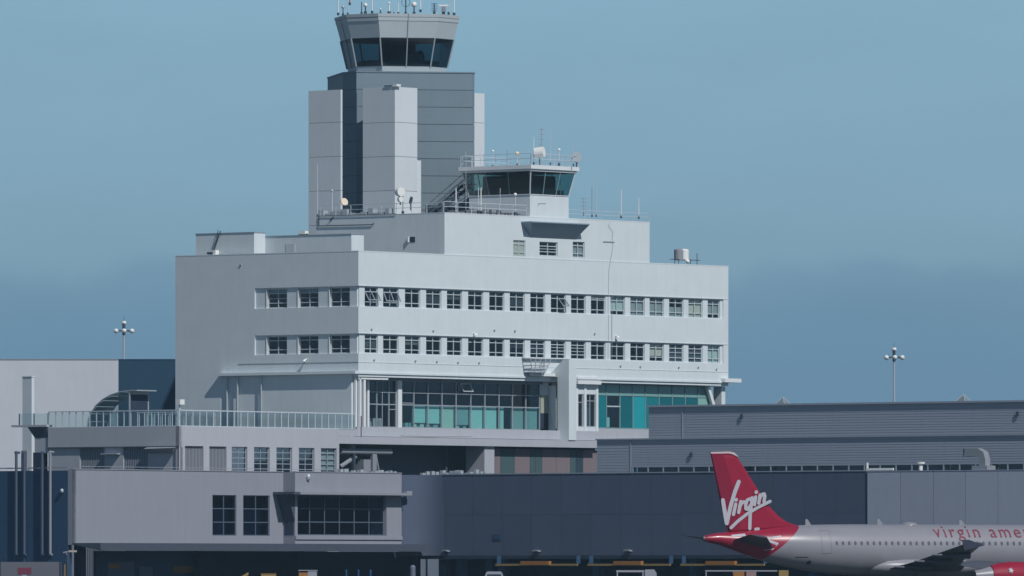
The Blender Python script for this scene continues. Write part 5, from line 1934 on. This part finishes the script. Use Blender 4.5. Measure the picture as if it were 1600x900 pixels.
air.part('satcom_fairing', MB().dome((x, 0, interp(x)[1] - .1), .7, hgt=.3, n=20), AWH, smooth=True)
air.part('service_hatch', MB().face([(x, skin_y(x, z), z) for x, z in ((apx(1245, -1.5), az(871)), (apx(1264, -1.5), az(871)), (apx(1264, -1.5), az(870)), (apx(1245, -1.5), az(870)))]), ADK)
air.part('outflow_valve', MB().face([(x, skin_y(x, z), z) for x, z in [(apx(1267, -1.5) + .2 * cos(2 * pi * k / 12), az(879) + .17 * sin(2 * pi * k / 12)) for k in range(12)]]), ADK)

# titles along the fuselage
TXT = 'virgin america'


def text_mesh(body):
    tcv = bpy.data.curves.new('title', 'FONT')
    tcv.body = body
    tcv.size = 1.5
    tcv.space_character = 1.25
    tcv.resolution_u = 4
    tob = bpy.data.objects.new('title_tmp', tcv)
    COL.objects.link(tob)
    bpy.context.view_layer.update()
    dg = bpy.context.evaluated_depsgraph_get()
    me = bpy.data.meshes.new_from_object(tob.evaluated_get(dg))
    bpy.data.objects.remove(tob)
    return me


full = max(v_.co.x for v_ in text_mesh(TXT).vertices)
x_s = apx(1465, -1.5)
kx = 10.9 / full
zb6 = az(838.5)
for i, chh in enumerate(TXT):
    if chh == ' ':
        continue
    right = max(v_.co.x for v_ in text_mesh(TXT[:i + 1]).vertices)
    me = text_mesh(chh)
    me.name = 'title_letter'
    own = max(v_.co.x for v_ in me.vertices)
    for v_ in me.vertices:
        X = x_s + (v_.co.x - own + right) * kx
        zz = zb6 + v_.co.y * .92
        v_.co = (X, skin_y(X, zz, -1, .055), zz)
    me.materials.clear()
    me.materials.append(mat('title_red', (.20, .03, .055), .5, var=.03))
    link('title_letter', me, fus)

# ================================================================== GROUND VEHICLES AND STALLS
VW = mat('vehicle_white', (.30, .31, .36), .4, var=.05)


def wheels(t, xs_, ys_, r=.36):
    for x in xs_:
        for y in ys_:
            t.part('wheel', MB().tube((x, y - .12, r), (x, y + .12, r), r, n=16), ADK, smooth=True)


def van(px0, px1, pyt, Y, label, rot, L_=None):
    k = Y / F
    wv = (px1 - px0) * k
    H = ZC + (900 - pyt) * k
    X = ((px0 + px1) / 2 - 800) * k
    t = Thing('van', label, 'van', (X, Y, 0), world=True, rot=rot)
    return t, wv, H


# end-on van
t, wv, H = van(757, 787, 893, 770, 'white van seen end-on with rounded roof below the dark wall', 0)
h2 = wv / 2
pr = [(-h2, .5), (-h2, H - .5), (-h2 * .82, H - .08), (-h2 * .7, H), (h2 * .7, H), (h2 * .82, H - .08), (h2, H - .5), (h2, .5)]
t.part('body', MB().loft([[(x, 0, z) for x, z in pr], [(x, 4.6, z) for x, z in pr]]), VW)
t.part('rear_window', MB().box(-h2 * .72, h2 * .72, -.03, 0, H - .75, H - .22), DARK)
t.part('bumper', MB().box(-h2, h2, -.15, 0, .45, .7), DKMET)
wheels(t, (-h2 + .15, h2 - .15), ())
for x in (-h2 + .15, h2 - .15):
    for y in (.9, 3.7):
        t.part('wheel', MB().tube((x - .12, y, .36), (x + .12, y, .36), .36, n=16), ADK, smooth=True)
# bus-like truck
Y = 768
k = Y / F
t = Thing('service_truck', 'white service truck with open frame body and solid cab below the middle bar', 'truck', ((963 - 800) * k, Y, 0), world=True)
Wt = (1026 - 963) * k
H = ZC + 10.2 * k
t.part('cab', MB().loft([[(Wt - .95, 0, .6), (Wt, 0, .6), (Wt, 0, H - .3), (Wt - .2, 0, H), (Wt - .9, 0, H), (Wt - .95, 0, H - .1)], [(Wt - .95, 2, .6), (Wt, 2, .6), (Wt, 2, H - .3), (Wt - .2, 2, H), (Wt - .9, 2, H), (Wt - .95, 2, H - .1)]]), VW)
t.part('body_roof', MB().box(.0, Wt - 1.0, 0, 2, H - .22, H - .06), VW)
for x in (.04, Wt - 1.15):
    t.part('body_post', MB().box(x, x + .1, .02, .12, .9, H - .22).box(x, x + .1, 1.88, 1.98, .9, H - .22), VW)
t.part('chassis', MB().box(0, Wt, .1, 1.9, .5, .9), DKMET)
t.part('load', MB().box(.2, Wt - 1.2, .2, 1.8, .9, H - .9), NAVY)
wheels(t, (.8, Wt - .7), (.15, 1.85), .4)
# baggage cart with orange curtains
Y = 762
k = Y / F
t = Thing('baggage_cart', 'roofed baggage cart with orange and pink curtains below the airliner tail', 'baggage cart', ((1102 - 800) * k, Y, 0), world=True)
Wt = (1232 - 1102) * k
H = ZC + 9 * k
t.part('roof', MB().box(0, Wt - .9, 0, 1.6, H - .1, H), VW)
for a, b, m_ in ((1146, 1163, ORANGE), (1166, 1181, mat('pink_curtain', (.30, .19, .20), .8)), (1217, 1232, YELLOW)):
    t.part('curtain', MB().box((a - 1102) * k, (b - 1102) * k, -.06, -.01, .5, H - (.0 if a > 1200 else .12)), m_)
t.part('deck', MB().box(0, Wt, 0, 1.6, .4, .5), DKMET)
for x in (.03, Wt * .33, Wt * .6, Wt - .12):
    t.part('post', MB().box(x, x + .08, .02, .1, .5, H - .1), VW)
wheels(t, (.8, Wt * .4, Wt - .8), (.15, 1.45), .25)
# trailer at left
Y = 775
k = Y / F
t = Thing('white_trailer', 'grey white box trailer with a red panel at the lower left corner', 'trailer', ((1 - 800) * k, Y, 0), world=True)
Wt = 91 * k
H = ZC + 22 * k
t.part('box_body', MB().box(0, Wt, 0, 2.4, .9, H), mat('trailer_white', (.115, .12, .145), .5, var=.08))
t.part('red_panel', MB().box(27 * k, 48 * k, -.04, 0, H - 19 * k, H - 9 * k), mat('trailer_red', (.16, .03, .06), .5))
t.part('white_mark', MB().box(33 * k, 41 * k, -.05, 0, H - 26 * k, H - 20 * k), VW)
t.part('chassis', MB().box(.1, Wt, .1, 2.3, .6, .9), DKMET)
wheels(t, (.9, Wt - 1), (.15, 2.25), .45)
t = Thing('pipe_cluster', 'rusty brown pipe valves and white lamp arm beside the trailer', 'pipe stand', ((100 - 800) * k, Y + 1, 0), world=True)
for dx, m_, h in ((-.3, DKMET, H), (0, mat('rust', (.20, .12, .06), .8), H - .2), (.22, DKMET, H + .6)):
    t.part('pipe', MB().tube((dx, 0, 0), (dx, 0, h), .09, n=10), m_, smooth=True)
t.part('lamp_arm', MB().tube((-.1, 0, H + .75), (.5, -.1, H + .85), .07, n=8).tube((.22, 0, H + .5), (.1, 0, H + .8), .06, n=8), FRONTW)
t.part('lamp', MB().box(.35, 1.0, -.2, .1, H + .8, H + .95), mat('lamp_cream', (.40, .36, .30), .5))
# items beneath the canopy
Y = 806
k = Y / F


def gear_item(name, label, cat, px0, px1, pyt, body, parts=()):
    t = Thing(name, label, cat, ((px0 - 800) * k, Y, 0), world=True)
    Wd = (px1 - px0) * k
    Hh_ = ZC + (900 - pyt) * k
    body(t, Wd, Hh_)
    return t


def b1_(t, W_, H_):
    t.part('loader_arm', MB().loft([[(0, 0, H_ - .7), (W_, 0, H_ - .25), (W_, 0, H_), (0, 0, H_ - .5)], [(0, .5, H_ - .7), (W_, .5, H_ - .25), (W_, .5, H_), (0, .5, H_ - .5)]]), YELLOW)
    t.part('loader_body', MB().box(-.3, W_ + .6, .1, 1.6, .5, H_ - .7), mat('loader_blue', (.02, .05, .14), .5))
    t.part('wheel', MB().tube((.2, 0, .4), (.2, .25, .4), .4, n=16), ADK)
    t.part('wheel', MB().tube((W_ + .2, 0, .4), (W_ + .2, .25, .4), .4, n=16), ADK)


gear_item('belt_loader', 'blue and yellow belt loader with raised arm under the left canopy', 'belt loader', 372, 388, 894, b1_)


def b2_(t, W_, H_):
    t.part('crate', MB().box(0, W_, 0, 1.2, .3, H_), YELLOW)
    t.part('lid', MB().box(-.03, W_ + .03, -.03, 1.23, H_, H_ + .05), ORANGE)
    t.part('base', MB().box(.05, W_ - .05, .05, 1.1, 0, .3), DKMET)


gear_item('yellow_crate', 'tall yellow crate under the canopy right of the belt loader', 'crate', 408, 431, 897, b2_)


def b3_(t, W_, H_):
    t.part('white_side', MB().box(W_ * .5, W_, 0, 1.4, .4, H_), VW)
    t.part('orange_side', MB().box(0, W_ * .5 - .01, 0, 1.4, .4, H_ - .15), ORANGE)
    t.part('roof', MB().box(-.05, W_ + .05, -.05, 1.45, H_, H_ + .08), FRONTW)
    t.part('base', MB().box(.05, W_ - .05, .05, 1.3, 0, .4), DKMET)


gear_item('kiosk_box', 'half orange half white service box under the middle of the canopy', 'service box', 467, 495, 892, b3_)
for i, px in enumerate((541, 560, 579)):
    t = Thing('blue_post', ('blue bollard post under the canopy, left of three', 'blue bollard post under the canopy, middle of three', 'blue bollard post under the canopy, right of three')[i], 'bollard', ((px - 800) * k, Y, 0), 'blue posts under the canopy', world=True)
    H2 = ZC + (900 - 892) * k
    t.part('post', MB().tube((0, 0, 0), (0, 0, H2), .09, n=12), mat('post_blue', (.01, .06, .16), .5), smooth=True)
    t.part('cap', MB().dome((0, 0, H2), .1, n=12, rings=4), mat('post_blue', (.01, .06, .16), .5), smooth=True)
t = Thing('grey_column_guard', 'rounded pale grey column guard under the canopy right end', 'column guard', ((645.5 - 800) * k, Y - 3, 0), world=True)
t.part('guard', MB().tube((0, 0, 0), (0, 0, ZC + 13 * k), .24, n=16).dome((0, 0, ZC + 13 * k), .24, n=16, rings=5), mat('guard_grey', (.12, .14, .19), .6), smooth=True)
t.part('base_plate', MB().box(-.3, .3, -.3, .3, 0, .04), DKMET)

# ================================================================== HAZE
hz_ = MB().box(-4010, 4010, -610, 7010, -1, 66).build('haze', None)
hm = bpy.data.materials.new('haze')
hm.use_nodes = True
ht = hm.node_tree
ht.nodes.clear()
ho = ht.nodes.new('ShaderNodeOutputMaterial')
hv = ht.nodes.new('ShaderNodeVolumePrincipled')
hv.inputs['Color'].default_value = (.50, .78, 1.0, 1)
hv.inputs['Density'].default_value = 7e-5
ht.links.new(hv.outputs[0], ho.inputs['Volume'])
hz_.data.materials.append(hm)
props(hz_, kind='stuff')
